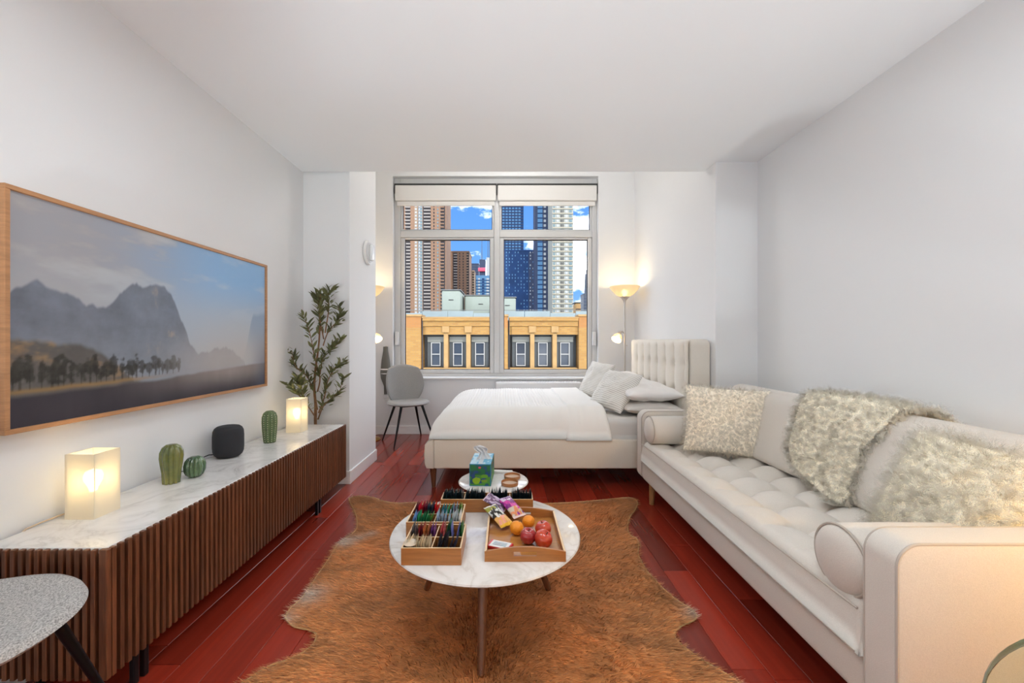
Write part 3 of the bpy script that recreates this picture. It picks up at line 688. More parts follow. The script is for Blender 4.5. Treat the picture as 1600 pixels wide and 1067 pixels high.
wv = N(nt, 'ShaderNodeTexWave', i_Scale=20.0, bands_direction='Z', i_Distortion=.3); tcn = N(nt, 'ShaderNodeTexCoord'); L(nt, tcn.outputs['Object'], wv.inputs[0])
L(nt, ramp(nt, wv.outputs[0], [(.0, (.78, .765, .725)), (.72, (.76, .745, .705)), (.9, (.50, .48, .44))]), nt.nodes['Principled BSDF'].inputs['Base Color'])
pillow('striped linen throw pillow leaning nearest the sofa on the bed', (.93, 3.50, .735), (R_(-38), R_(3), R_(-62)), .40, .38, .16, 'striped_linen', 31, 'striped pillows on the bed', .03)
pillow('striped linen throw pillow on the far side of the bed by the window', (.91, 4.12, .765), (R_(-26), R_(3), R_(-70)), .40, .38, .14, 'striped_linen', 32, 'striped pillows on the bed', .02)
pillow('flat white bed pillow at the bottom of the stack near the sofa', (1.17, 3.50, .616), (R_(90), 0, R_(90)), .60, .44, .12, 'sheet', 33, 'sleeping pillows on the bed', .012)
pillow('plump white bed pillow on top of the stack near the sofa', (1.18, 3.51, .735), (R_(90), R_(-2), R_(91)), .60, .44, .15, 'pillow_white', 34, 'sleeping pillows on the bed', .02)
pillow('white bed pillow on the far side lying against the headboard', (1.16, 4.20, .615), (R_(90), 0, R_(89)), .58, .42, .15, 'sheet', 35, 'sleeping pillows on the bed', .012)
pillow('upper white bed pillow on the far side behind the striped pillows', (1.185, 4.19, .748), (R_(84), R_(-3), R_(90)), .58, .42, .16, 'pillow_white', 36, 'sleeping pillows on the bed', .02)

# ------------------------------------------------------------------ console with slats
CX0, CX1, CY0, CY1, CZ0, CZ1 = -1.620, -1.22, 1.252, 3.137, .118, .519
cons = thing('media_console', 'long walnut slatted media console with white marble top along the left wall', 'console', (-1.42, 2.2, 0))
obj('body', MB().rbox(CX0, CX1-.016, CY0+.016, CY1-.016, CZ0+.004, CZ1-.020, .003, 1), 'walnut_dark', cons)
obj('marble_top', MB().rbox(CX0, CX1-.012, CY0+.012, CY1-.012, CZ1-.0195, CZ1+.001, .003, 2), 'marble', cons)
obj('bottom_rail', MB().box(CX0, CX1-.017, CY0+.017, CY1-.017, CZ0-.002, CZ0+.0035), 'walnut', cons)
sm = mesh_of(MB().rbox(-.007, .007, -.008, .008, CZ0, CZ1-.001, .0015, 1), 'slat', 'walnut')
p_ = wloc(cons); n = 70
for k in range(n):
    yy = CY0+.0262+(CY1-CY0-.0524)*k/(n-1); inst('slat', sm, cons, Vector((CX1-.007, yy, 0))-p_, (0, 0, PI/2))
nx = 15
sm2 = sm
for k in range(nx):
    xx = CX0+.012+(CX1-.055-CX0)*k/(nx-1)
    inst('slat', sm2, cons, Vector((xx, CY0+.007, 0))-p_); inst('slat', sm2, cons, Vector((xx, CY1-.007, 0))-p_)
for yy in (CY0+.0085, CY1-.0085): obj('corner_post', MB().rbox(CX1-.0255, CX1, yy-.0085, yy+.0085, CZ0, CZ1, .002, 1), 'walnut', cons)
for yy in (1.40, 2.74):
    for xx in (CX1-.035, CX0+.05):
        obj('leg', MB().rbox(xx-.009, xx+.009, yy-.026, yy-.006, .0, CZ0-.002, .003), 'black_metal', cons)
        obj('leg', MB().rbox(xx-.009, xx+.009, yy+.012, yy+.032, .0, CZ0-.002, .003), 'black_metal', cons)

# framed screen on the left wall
TX, TY0, TY1, TZ0, TZ1 = -1.590, 1.300, 2.736, .857, 1.662
tv = thing('framed_screen', 'large framed art television showing a misty mountain landscape on the left wall', 'television', (XL, (TY0+TY1)/2, TZ0))
fw = .016
for (a, b, c, d) in ((TY0, TY1, TZ1-fw, TZ1), (TY0, TY1, TZ0, TZ0+fw), (TY0, TY0+fw, TZ0+fw, TZ1-fw), (TY1-fw, TY1, TZ0+fw, TZ1-fw)):
    obj('frame', MB().rbox(XL+.004, TX, a, b, c, d, .0015, 1), 'frame_wood', tv)
obj('housing', MB().box(XL+.004, TX-.014, TY0+fw, TY1-fw, TZ0+fw, TZ1-fw), 'black', tv)
def art(u, v):
    """a generic misty valley: u 0..1 left to right, v 0..1 bottom to top"""
    c = lambda *a: np.array(srgb(a))
    S = lambda x, a, b: np.clip((x-a)/(b-a), 0, 1)**2*(3-2*np.clip((x-a)/(b-a), 0, 1))
    mixc = lambda A, B, k: A*(1-k[..., None])+B*k[..., None]
    col = mixc(np.broadcast_to(c(140, 140, 145), u.shape+(3,)), np.broadcast_to(c(118, 152, 186), u.shape+(3,)), S(u, .12, .75))
    col = mixc(col, np.broadcast_to(c(158, 160, 162), u.shape+(3,)), S(1-v, .15, .55)*(.45+.4*S(u, .3, .8)))
    cl = vnoise(u*5, v*9, 41, 5); col = mixc(col, np.broadcast_to(c(150, 138, 130), u.shape+(3,)), S(cl, .0, .5)*S(v, .6, .9)*(1-S(u, .3, .7))*.8)
    col = mixc(col, np.broadcast_to(c(172, 178, 182), u.shape+(3,)), S(cl, .05, .6)*S(v, .45, .8)*.5)
    def layer(col, h, cc, soft, k=1.0):
        mk = S(h-v, 0, soft)*k; return mixc(col, np.broadcast_to(c(*cc), u.shape+(3,)), mk)
    r = lambda s, f, a: a*vnoise(u*f, u*0+s, s, 5, .55)
    col = layer(col, .60+r(51, 5, .05)-.35*(1-S(u, .84, .92)), (116, 134, 154), .05, S(u, .80, .92)*.8)
    col = layer(col, .46+r(52, 5, .16)-.20*S(u, .35, .75), (146, 150, 156), .06, .75*(1-S(u, .55, .95)))
    ridge = .60-1.15*np.abs(u-.30)+.10*np.sin(u*17+.6)+r(53, 9, .12)
    ridge = np.maximum(ridge, .50-1.0*np.abs(u-.06)+r(59, 8, .10))
    tex = vnoise(u*22, v*7, 54, 5, .65); tex2 = vnoise(u*9+v*5, v*9-u*4, 60, 5, .65)
    body = np.broadcast_to(c(92, 98, 110), u.shape+(3,))*(1+.35*tex2+.25*tex)[..., None]
    mk = S(ridge+.14-v, 0, .02)*(.88-.3*S(.5-v, 0, .4)); col = mixc(col, body, mk)
    col = mixc(col, np.broadcast_to(c(168, 148, 122), u.shape+(3,)), S(tex, .05, .5)*S(ridge+.13-v, 0, .05)*S(u, .29, .44)*.55*S(v, .25, .4))
    low = .40-.34*S(u, .08, .50)+r(55, 9, .06)
    col = mixc(col, np.broadcast_to(c(78, 74, 70), u.shape+(3,))*(1+.4*tex2)[..., None], S(low-v, 0, .03)*.92)
    col = mixc(col, np.broadcast_to(c(150, 116, 72), u.shape+(3,)), S(tex2, .0, .5)*S(low+.02-v, 0, .05)*(1-S(low-v, .05, .16))*.6)
    for k in range(26):
        tu = .01+k*.019+.006*math.sin(k*5.1); 
        if tu > .50: break
        th_ = .10+.06*abs(math.sin(k*2.3))-.10*tu; by = .155+.05*max(0, tu-.2)
        dx = (u-tu)/(.017+.006*math.sin(k*1.7)); dy = (v-by-th_*.62)/(th_*.5)
        crown = S(1.0-dx*dx-dy*dy+.9*vnoise(u*70, v*40, 65, 3), .1, .7); trunk = (np.abs(u-tu) < .0022)*(v > by)*(v < by+th_*.6)
        col = mixc(col, np.broadcast_to(c(44, 42, 38), u.shape+(3,))*(1+.5*vnoise(u*60, v*50, 66, 2))[..., None], np.clip(crown*.85+trunk*.7, 0, 1)*(1-.5*S(tu, .2, .6) if False else (1-.6*max(0, tu-.2))))
    mist = S(v, .02, .22)*(1-S(v, .25, .55))*S(u, .34, .72); col = mixc(col, np.broadcast_to(c(164, 154, 146), u.shape+(3,)), mist*.6)
    shore = .14+.05*S(u, .2, 1.0)+.006*vnoise(u*20, u*0, 61, 3)
    wk = S(shore-v, 0, .02)
    wat = mixc(np.broadcast_to(c(52, 48, 54), u.shape+(3,)), np.broadcast_to(c(124, 114, 110), u.shape+(3,)), S(u, .15, .8)*S(v, .0, .16)); wat = wat*(1+.18*vnoise(u*20, v*3, 62, 3))[..., None]
    col = mixc(col, wat, wk)
    col = mixc(col, np.broadcast_to(c(62, 72, 88), u.shape+(3,)), S(u, .88, .99)*S(.55-v, 0, .5)*.6)
    col = mixc(col, np.broadcast_to(c(140, 108, 60), u.shape+(3,)), np.exp(-((v-shore-.012)/.010)**2)*(1-S(u, .28, .5))*.6)
    return np.clip(col, 0, 1)
nu, nv = 320, 190; U, Vv = np.meshgrid(np.linspace(0, 1, nu), np.linspace(0, 1, nv), indexing='ij')
mb = MB(); mb.grid(np.stack([np.full_like(U, TX-.010), TY0+fw+U*(TY1-TY0-2*fw), TZ0+fw+Vv*(TZ1-TZ0-2*fw)], -1).reshape(-1, 3).tolist(), nu, nv)
scr = obj('screen', mb, 'screen', tv); paint(scr, art(U, Vv).reshape(-1, 3)*.92)
b = MATS['screen'].node_tree; vc = [q for q in b.nodes if q.type == 'VERTEX_COLOR'][0]; pb = b.nodes['Principled BSDF']
L(b, vc.outputs[0], pb.inputs['Emission Color']); pb.inputs['Emission Strength'].default_value = .30

# ------------------------------------------------------------------ things on the console
ZT = CZ1+.0015
def glass_lamp(x, y, label, e):
    t = thing('table_lamp', label, 'lamp', (x, y, ZT), group='frosted glass lamps on the console')
    w_, d_, h_ = .0525, .05, .232; th = .004
    mb = MB()
    for (a, b, c, d) in ((-w_, w_, -d_, -d_+th), (-w_, w_, d_-th, d_), (-w_, -w_+th, -d_+th, d_-th), (w_-th, w_, -d_+th, d_-th)): mb.box(a, b, c, d, 0, h_)
    obj('glass_shade', mb, 'frosted', t, local=True)
    obj('socket', MB().lathe([(.001, .001), (.022, .001), (.022, .03), (.014, .05), (.014, .085), (.001, .086)], n=20), 'white_plastic', t, True, local=True)
    obj('bulb', MB().lathe([(.001, .086), (.012, .088), (.014, .10), (.026, .125), (.028, .14), (.022, .158), (.001, .167)], n=20), 'bulb', t, True, local=True)
    light('POINT', 'bulb_light', (x, y, ZT+.14), e, (1, .78, .48), t, shadow_soft_size=.032)
    return t
l1 = glass_lamp(-1.5225, 1.513, 'square frosted glass lamp glowing at the near end of the console', .85)
l2 = glass_lamp(-1.472, 2.892, 'square frosted glass lamp glowing at the far end beside the olive tree', 1.3)
obj('power_cord', MB().tube([(-1.575, 1.535, ZT+.006), (-1.592, 1.52, ZT+.012), (-1.605, 1.47, ZT+.010), (-1.612, 1.42, ZT+.008), (-1.617, 1.38, ZT+.004), (-1.625, 1.36, ZT-.02)], .003, 6), 'cable_beige', l1, True)

def ribbed(name, label, x, y, prof, nr, amp, m, cat='cactus ornament', sharp=1.0, group=None):
    t = thing(name, label, cat, (x, y, ZT), group=group)
    n = nr*10
    def mod(tt, z): return 1-amp*(1-abs(math.sin(nr*tt/2))**sharp)
    obj('body', MB().lathe(prof, n=n, mod=mod), m, t, True, None, local=True); return t
pr = [(.001, .0), (.034, .0), (.0355, .02), (.037, .05), (.0425, .085), (.046, .115), (.0445, .140), (.036, .160), (.020, .172), (.001, .175)]
def smoothp(pr, k=4):
    a = np.array(pr); s = np.linspace(0, len(a)-1, (len(a)-1)*k+1); return list(zip(np.interp(s, range(len(a)), a[:, 0]), np.interp(s, range(len(a)), a[:, 1])))
ribbed('ceramic_cactus', 'tall glossy olive-green ceramic cactus left of the black speaker', -1.505, 1.845, smoothp(pr), 10, .22, 'green_glaze', sharp=.7, group='ceramic cacti on the console')
pr = [(.001, .0), (.022, .0), (.036, .012), (.044, .032), (.0445, .055), (.040, .075), (.030, .088), (.014, .096), (.001, .097)]
ribbed('ceramic_cactus', 'small round glossy dark-green ceramic cactus beside the tall one', -1.462, 1.927, smoothp(pr), 12, .20, 'green_glaze_dark', sharp=.7, group='ceramic cacti on the console')
pr = [(.001, .0), (.034, .0), (.038, .03), (.0425, .08), (.045, .13), (.044, .160), (.036, .183), (.020, .197), (.001, .200)]
t = ribbed('ceramic_cactus', 'tall matte green cactus ornament with pale dotted ribs by the far lamp', -1.485, 2.578, smoothp(pr), 12, .14, 'green_matte', sharp=.8, group='ceramic cacti on the console')
dm = mesh_of(MB().lathe([(.0005, .003), (.0022, .0015), (.0026, 0), (.0005, -.001)], n=6), 'spine_dot', 'cream', True)
pa = np.array(pr)
for k in range(12):
    a = 2*PI*(k+.5)/12
    if math.sin(a) > .45: continue
    for j in range(13):
        z = .012+j*.0135; r = float(np.interp(z, pa[:, 1], pa[:, 0])); inst('spine_dot', dm, t, (r*math.cos(a), r*math.sin(a), z), (0, PI/2, a))
sk = thing('smart_speaker', 'black fabric-mesh smart speaker between the cacti on the console', 'speaker', (-1.531, 2.262, ZT))
h, r = .170, .0745
pr = [(.001, 0), (.045, 0), (.055, .004), (.066, .014), (.0725, .03), (r, .055), (r, .115), (.0725, .142), (.065, .158), (.054, .1665), (.045, .169)]
obj('mesh_body', MB().lathe(smoothp(pr, 3), n=48), 'speaker_mesh', sk, True, None, local=True)
obj('top_plate', MB().lathe([(.001, .1685), (.046, .1685), (.050, .1675), (.05, .166), (.001, .166)], n=40), 'mirror_dark', sk, True, local=True)
obj('power_cord', MB().tube([(-1.55, 2.20, ZT+.028), (-1.565, 2.16, ZT+.036), (-1.575, 2.10, ZT+.030), (-1.565, 2.05, ZT+.012), (-1.56, 2.00, ZT+.004), (-1.58, 1.985, ZT+.003), (-1.612, 2.02, ZT+.003)], .0028, 6), 'black', sk, True)

# ------------------------------------------------------------------ olive tree behind the console
tree = thing('olive_tree', 'slender potted olive tree in the corner behind the console', 'plant', (-1.50, 3.23, 0))
obj('pot', MB().lathe([(.001, .0), (.055, .0), (.066, .10), (.072, .17), (.074, .18), (.066, .18), (.064, .165), (.001, .165)], n=28), 'pot', tree, True, local=True)
obj('soil', MB().lathe([(.001, .1655), (.063, .1655), (.06, .168), (.001, .172)], n=20), 'soil', tree, True, local=True)
P0 = wloc(tree)
def W3(u, v, y): return at(u, v, y)
trunks = [[(0, 0, .165), (.005, 0, .40), (.0, .0, .52), (.006, -.01, .66), (.0, -.02, .80), (.012, -.02, .95), (.035, -.02, 1.12), (.045, -.02, 1.28), (.05, -.03, 1.42), (.055, -.03, 1.53)]]
def br(pts): return [Vector(W3(*p))-P0 for p in pts]
branches = [
    (br([(496, 640, 3.23), (490, 610, 3.20), (478, 586, 3.15), (462, 572, 3.08), (456, 548, 3.05)]), .006),
    (br([(496, 612, 3.22), (500, 590, 3.21), (492, 560, 3.15), (484, 520, 3.12), (474, 494, 3.10)]), .006),
    (br([(500, 585, 3.21), (505, 560, 3.22), (520, 545, 3.23), (532, 530, 3.23)]), .0055),
    (br([(505, 540, 3.21), (512, 520, 3.20), (524, 505, 3.2), (531, 495, 3.2), (528, 478, 3.2)]), .005),
    (br([(497, 655, 3.24), (505, 635, 3.22), (518, 622, 3.2), (530, 612, 3.2), (536, 590, 3.2)]), .006),
    (br([(498, 645, 3.23), (507, 620, 3.22), (512, 596, 3.22), (524, 575, 3.23), (536, 566, 3.23)]), .006),
    (br([(495, 655, 3.20), (478, 630, 3.05), (462, 612, 2.98), (448, 600, 2.97)]), .005),
    (br([(478, 630, 3.05), (470, 605, 3.0), (466, 592, 2.98)]), .004),
    (br([(506, 530, 3.21), (500, 500, 3.2), (498, 475, 3.2), (494, 462, 3.2)]), .005),
    (br([(508, 520, 3.2), (514, 480, 3.19), (512, 462, 3.19), (518, 452, 3.19)]), .005)]
def cr(pts, k=5):
    P = [Vector(p) for p in pts]; out = []
    for i in range(len(P)-1):
        p0, p1, p2, p3 = P[max(i-1, 0)], P[i], P[i+1], P[min(i+2, len(P)-1)]
        for j in range(k): f = j/k; out.append(.5*((2*p1)+(p2-p0)*f+(2*p0-5*p1+4*p2-p3)*f*f+(3*p1-p0-3*p2+p3)*f**3))
    return out+[P[-1]]
tp = cr(trunks[0]); obj('trunk', MB().tube(tp, [.014-.0105*i/(len(tp)-1) for i in range(len(tp))], 10), 'bark', tree, True, local=True)
lm = []
for (ln, wd) in ((.076, .021), (.062, .018), (.086, .020)):
    v = []; f = []; K = 6
    for i in range(K+1):
        s = i/K; ww = wd/2*math.sin(PI*min(1, s*1.0+.03))**.8 if 0 < i < K else .0004
        bend = .010*s*s; v += [(-ww, ln*s, -bend+.0028*abs(ww)/(wd/2)), (0, ln*s, -bend), (ww, ln*s, -bend+.0028*abs(ww)/(wd/2))]
    for i in range(K): f += [(3*i, 3*i+1, 3*i+4, 3*i+3), (3*i+1, 3*i+2, 3*i+5, 3*i+4)]
    lm.append(mesh_of(MB().raw(v, f), 'leaf', 'leaf', True, None))
nleaf = 0
rl = random.Random(5)
def leaves_on(path, n, s0=.25, spread=.0):
    global nleaf
    for k in range(n):
        s = s0+(1-s0)*(k+rl.random())/n; i = min(int(s*(len(path)-1)), len(path)-2); p = path[i].lerp(path[i+1], s*(len(path)-1)-i); d = (path[i+1]-path[i]).normalized()
        az = rl.random()*2*PI; q = Vector((math.cos(az), math.sin(az), rl.uniform(-.2, .6))); dd = (d*.9+q*.85).normalized()
        me_ = rl.choice(lm); eu = dd.to_track_quat('Y', 'Z').to_euler(); eu.rotate_axis('Y', rl.uniform(-1.3, 1.3)); R3 = eu.to_matrix(); vv = [R3 @ v_.co+p+P0 for v_ in me_.vertices]
        if min(v_.x for v_ in vv) < XL+.006 or max(v_.y for v_ in vv) > PY0-.006: continue
        inst('leaf', me_, tree, p, eu); nleaf += 1
for (b_, r_) in branches:
    q = cr(b_, 4); obj('branch', MB().tube(q, [r_-(r_-.0015)*i/(len(q)-1) for i in range(len(q))], 7), 'bark', tree, True, local=True)
    leaves_on(q, 29, .22)
leaves_on(tp, 24, .72)
# the smaller leaves in between, too many to pick apart
fm = MB()
for (b_, r_) in branches:
    q = cr(b_, 4)
    for k in range(34):
        s = .2+.8*rl.random(); i = min(int(s*(len(q)-1)), len(q)-2); p = q[i].lerp(q[i+1], s*(len(q)-1)-i)+Vector((rl.gauss(0, .012), rl.gauss(0, .012), rl.gauss(0, .012)))
        az = rl.random()*2*PI; dd = ((q[i+1]-q[i]).normalized()*.8+Vector((math.cos(az), math.sin(az), rl.uniform(-.2, .6)))).normalized()
        M3 = Matrix.Translation(p) @ dd.to_track_quat('Y', 'Z').to_matrix().to_4x4() @ Matrix.Rotation(rl.uniform(-1.4, 1.4), 4, 'Y') @ Matrix.Scale(rl.uniform(.6, .95), 4)
        me_ = lm[1]; vv = [M3 @ v_.co for v_ in me_.vertices]
        if min(v_.x for v_ in vv)+P0.x < XL+.006 or max(v_.y for v_ in vv)+P0.y > PY0-.006: continue
        fm.raw(vv, [tuple(f_.vertices) for f_ in me_.polygons])
tag(obj('small_leaves', fm, 'leaf', tree, True, None, local=True), kind='stuff')

# alarm strobe on the pier
t = thing('alarm_strobe', 'round white alarm strobe mounted on the pier beside the window alcove', 'alarm', (PX1, 3.735, 1.96))
def discx(prof): return MB().lathe(prof, axis='x', n=40)
obj('base', discx([(.001, .001), (.108, .001), (.112, .012), (.104, .026), (.001, .028)]), 'white_plastic', t, True, local=True)
obj('grille_ring', discx([(.060, .028), (.092, .0275), (.092, .031), (.060, .033)]), 'window_frame', t, True, local=True)
obj('lens', MB().rbox(.028, .062, -.026, .026, -.075, .075, .014, 3), 'clear_lens', t, True, local=True)

# ------------------------------------------------------------------ shell chairs
def shell_chair(label, loc, rz, fabric, group):
    """faces local -Y"""
    t = thing('shell_chair', label, 'chair', loc, (0, 0, rz), group)
    n = 30; A = np.linspace(-1, 1, n); U, V = np.meshgrid(A, A, indexing='ij')
    # seat: squircle mapped disc
    X = U*np.sqrt(1-V*V/2)*.245; Y = V*np.sqrt(1-U*U/2)*.235
    rr = np.clip(np.sqrt((X/.245)**2+(Y/.235)**2), 0, 1)
    top = .474-.018*(1-rr**2)+.012*np.clip(V, 0, 1)-.020*np.clip(-V-.6, 0, 1); e = fround(1-rr, .14)
    zt = .448+(top-.448)*e; zb = .448-.022*fround(1-rr, .5)
    mb = MB(); mb.grid(np.stack([X, Y, zt], -1).reshape(-1, 3).tolist(), n, n); o = len(mb.v)
    mb.v += [tuple(p) for p in np.stack([X, Y, zb], -1).reshape(-1, 3)]; mb.f += [tuple(o+k for k in (i*n+j, i*n+j+1, (i+1)*n+j+1, (i+1)*n+j)) for i in range(n-1) for j in range(n-1)]
    obj('seat', mb, fabric, t, True, 60, local=True)
    # backrest: curved oval shell
    xb = U*np.sqrt(1-V*V*.34); zb_ = V*np.sqrt(1-U*U*.34); W_ = .228*(1-.16*np.clip(-zb_, 0, 1)**1.5); x = xb*W_; z = .650+.225*zb_
    y0 = .205+.045*zb_-.115*(x/.245)**2; e = fround(1-np.maximum(np.abs(U), np.abs(V)), .10)
    mb = MB(); mb.grid(np.stack([x, y0-.016*e, z], -1).reshape(-1, 3).tolist(), n, n); o = len(mb.v)
    mb.v += [tuple(p) for p in np.stack([x, y0+.016*e, z], -1).reshape(-1, 3)]; mb.f += [tuple(o+k for k in (i*n+j, i*n+j+1, (i+1)*n+j+1, (i+1)*n+j)) for i in range(n-1) for j in range(n-1)]
    obj('backrest', mb, fabric, t, True, 60, local=True)
    obj('mount', MB().rbox(-.13, .13, -.13, .13, .416, .432, .006), 'black_metal', t, local=True)
    for sx in (-1, 1):
        for sy in (-1, 1):
            obj('leg', MB().cyl((sx*.12, sy*.115, .424), (sx*.235, sy*.225, .0), .0155, .008, 14), 'black_metal', t, True, local=True)
    return t
shell_chair('grey shell chair with black legs standing beside the window', (-1.115, 4.70, 0), R_(32), 'grey_fabric', 'shell chairs')
shell_chair('grey tweed chair with black legs cropped in the near left corner', (-1.32, .965, .012), R_(112), 'tweed', 'shell chairs')

# ------------------------------------------------------------------ floor lamps
def torchiere(label, x, y, sx):
    t = thing('floor_lamp', label, 'lamp', (x, y, 0), group='torchiere floor lamps')
    obj('base', MB().lathe([(.001, 0), (.125, 0), (.128, .008), (.118, .018), (.03, .03), (.012, .045), (.001, .05)], n=40), 'brass', t, True, local=True)
    obj('pole', MB().cyl((0, 0, .03), (0, 0, 1.64), .0125, .0125, 20), 'steel', t, True, local=True)
    obj('cup', MB().lathe([(.001, 1.60), (.013, 1.60), (.016, 1.625), (.040, 1.655), (.058, 1.668), (.058, 1.672), (.001, 1.672)], n=32), 'steel', t, True, local=True)
    bp = [(.052, 1.672), (.075, 1.682), (.115, 1.712), (.150, 1.752), (.172, 1.790)]
    obj('bowl', MB().lathe(bp+[(r-.003, z+.002) for r, z in bp[::-1]], n=40, ring=True), 'frosted_bowl', t, True, local=True)
    obj('bulb', MB().lathe([(.001, 1.675), (.016, 1.68), (.034, 1.715), (.034, 1.73), (.022, 1.752), (.001, 1.76)], n=20), 'bulb', t, True, local=True)
    light('POINT', 'bulb_light', (x, y, 1.76), 4.0, (1, .74, .42), t, shadow_soft_size=.035)
    # reading arm
    obj('arm', MB().tube(cr([(0, 0, 1.235), (sx*.03, -.02, 1.262), (sx*.062, -.03, 1.258), (sx*.068, -.035, 1.235)]), .0075, 8), 'steel', t, True, local=True)
    ax = Vector((sx*.42, -.42, -.60)).normalized(); c = Vector((sx*.068, -.035, 1.245))
    def cone(prof, n=28):
        a = ax.orthogonal().normalized(); b = ax.cross(a); v = []
        for r, s in prof:
            for k in range(n): q = 2*PI*k/n; v.append(c+ax*s+a*(r*math.cos(q))+b*(r*math.sin(q)))
        m = len(prof); return MB().raw(v, [(i*n+k, i*n+(k+1) % n, (i+1)*n+(k+1) % n, (i+1)*n+k) for i in range(m-1) for k in range(n)])
    obj('reading_socket', cone([(.001, -.012), (.020, -.010), (.022, .03), (.001, .031)]), 'steel', t, True, local=True)
    pr = [(.022, .025), (.036, .035), (.052, .065), (.060, .105)]
    obj('reading_shade', cone(pr+[(r-.003, s) for r, s in pr[::-1]]), 'frosted_bowl', t, True, local=True)
    obj('reading_bulb', cone([(.001, .032), (.014, .035), (.024, .06), (.022, .08), (.001, .095)]), 'bulb', t, True, local=True)
    light('POINT', 'reading_light', Vector((x, y, 0))+c+ax*.095, 2.0, (1, .76, .46), t, shadow_soft_size=.022)
    obj('switch', MB().cyl((.012, 0, 1.10), (.034, -.004, 1.10), .0035, .0035, 8), 'steel', t, local=True)
torchiere('tall steel uplighter floor lamp glowing beside the headboard', 1.395, 4.80, -1)
torchiere('floor lamp mostly hidden behind the pier left of the window', -1.595, 4.80, 1)

# wall outlet, plug and hanging appliance left of the window
t = thing('wall_outlet', 'white wall outlet with adapters beside the grey chair', 'outlet', (-1.475, YB, .42))
obj('plate', MB().rbox(-1.515, -1.435, YB-.006, YB-.0005, .38, .50, .003), 'white_plastic', t)
obj('adapter', MB().rbox(-1.51, -1.45, YB-.045, YB-.0065, .45, .495, .006), 'white_plastic', t)
obj('adapter', MB().rbox(-1.485, -1.43, YB-.05, YB-.0065, .385, .44, .006), 'white_plastic', t)
obj('cord', MB().tube(cr([(-1.46, YB-.04, .39), (-1.44, YB-.04, .30), (-1.46, YB-.035, .21), (-1.42, YB-.03, .17), (-1.47, YB-.04, .10), (-1.53, YB-.05, .03), (-1.60, YB-.06, .006)]), .004, 6), 'white_plastic', t, True)
t = thing('hanging_appliance', 'slim grey banded handheld appliance hanging on wall beside the grey chair', 'appliance', (-1.475, YB-.045, .5))
pr = [(.001, .50), (.020, .50), (.021, .60), (.036, .64), (.060, .70), (.066, .76), (.060, .83), (.050, .92), (.036, 1.00), (.030, 1.04), (.030, 1.085), (.001, 1.086)]
obj('body', MB().lathe([(r, z-.5) for r, z in pr], n=24, mod=lambda a, z: 1-.38*abs(math.sin(a))), 'grey_plastic', t, True, local=True)
for z in (.25, .30): obj('band', MB().lathe([(.064, z), (.0655, z+.004), (.0645, z+.014), (.058, z+.016), (.056, z)], n=24, ring=True, mod=lambda a, z: 1-.37*abs(math.sin(a))), 'trim', t, True, local=True)
obj('hook', MB().tube([(-1.475, YB-.004, 1.09), (-1.475, YB-.045, 1.088)], .004, 6), 'steel', t)

# ------------------------------------------------------------------ cowhide rug
def fpt(u, v): Y = FOC*EYE/(v-CV); return ((u-CU)*Y/FOC, Y)
outline = [fpt(*p) for p in ((545, 779), (562, 775.5), (582, 778), (600, 784), (622, 787), (655, 786), (700, 788), (760, 790), (840, 788), (900, 786), (940, 782), (968, 779), (988, 779), (996, 786), (992, 798),
    (985, 807), (981, 820), (983, 836), (994, 842), (998, 852), (997, 866), (1003, 880), (1011, 894), (1026, 911), (1046, 930), (1065, 944), (1079, 952), (1088, 962), (1085, 970), (1064, 980), (1054, 990),
    (1058, 1003), (1075, 1018), (1092, 1031), (1112, 1043), (1150, 1066))]
outline += [(.86, 1.25), (.98, 1.08), (.96, .98), (.80, .95), (.62, 1.0), (.50, .92), (.42, .70), (.30, .55), (.05, .50), (-.10, .48), (-.25, .52), (-.45, .58), (-.58, .78), (-.64, .96), (-.80, .98), (-.98, .98), (-1.06, 1.08), (-1.0, 1.22)]
outline += [fpt(*p) for p in ((381, 1067), (402, 1053), (424, 1041), (446, 1034), (468, 1025), (485, 1013), (492, 1004), (494, 993), (484, 986), (470, 983), (457, 979), (447, 968), (448, 961), (456, 950), (468, 940), (482, 922), (494, 903), (507, 884), (519, 866), (530, 849), (545, 839), (556, 829), (558, 820), (557, 808), (553, 797), (548, 788))]
# smooth the outline
q = cr([(a, b, 0) for a, b in outline]+[(outline[0][0], outline[0][1], 0)], 3)[:-1]; poly = [Vector((p.x, p.y)) for p in q]
PX = np.array([[p.x, p.y] for p in poly])
def inside(P):
    x, y = P[:, 0:1], P[:, 1:2]; a = PX; b = np.roll(PX, -1, 0)
    cond = (a[:, 1] > y) != (b[:, 1] > y); xi = (b[:, 0]-a[:, 0])*(y-a[:, 1])/(b[:, 1]-a[:, 1]+1e-12)+a[:, 0]
    return (cond & (x < xi)).sum(1) % 2 == 1
gx, gy = np.meshgrid(np.arange(-1.2, 1.2, .045), np.arange(.4, 3.2, .045)); G = np.stack([gx.ravel(), gy.ravel()], 1)+rng.random((gx.size, 2))*.01; G = G[inside(G)]
dmin = np.min(np.linalg.norm(G[:, None]-PX[None], axis=-1), 1); G = G[dmin > .02]
verts2 = poly+[Vector(g) for g in G]; n = len(poly)
ov, oe, of, *_ = geometry.delaunay_2d_cdt(verts2, [(i, (i+1) % n) for i in range(n)], [], 2, 1e-6)
def rug_z(x, y): return .010+.004*vnoise(x*4+3, y*4, 71, 2)
def edge_d(P): return np.min(np.linalg.norm(P[:, None]-PX[None], axis=-1), 1)
OV = np.array([[p.x, p.y] for p in ov]); OZ = rug_z(OV[:, 0], OV[:, 1])
rug = thing('cowhide_rug', 'large brown cowhide rug under the coffee tables', 'rug', (-.05, 1.6, 0))
F = [tuple(f) for f in of]
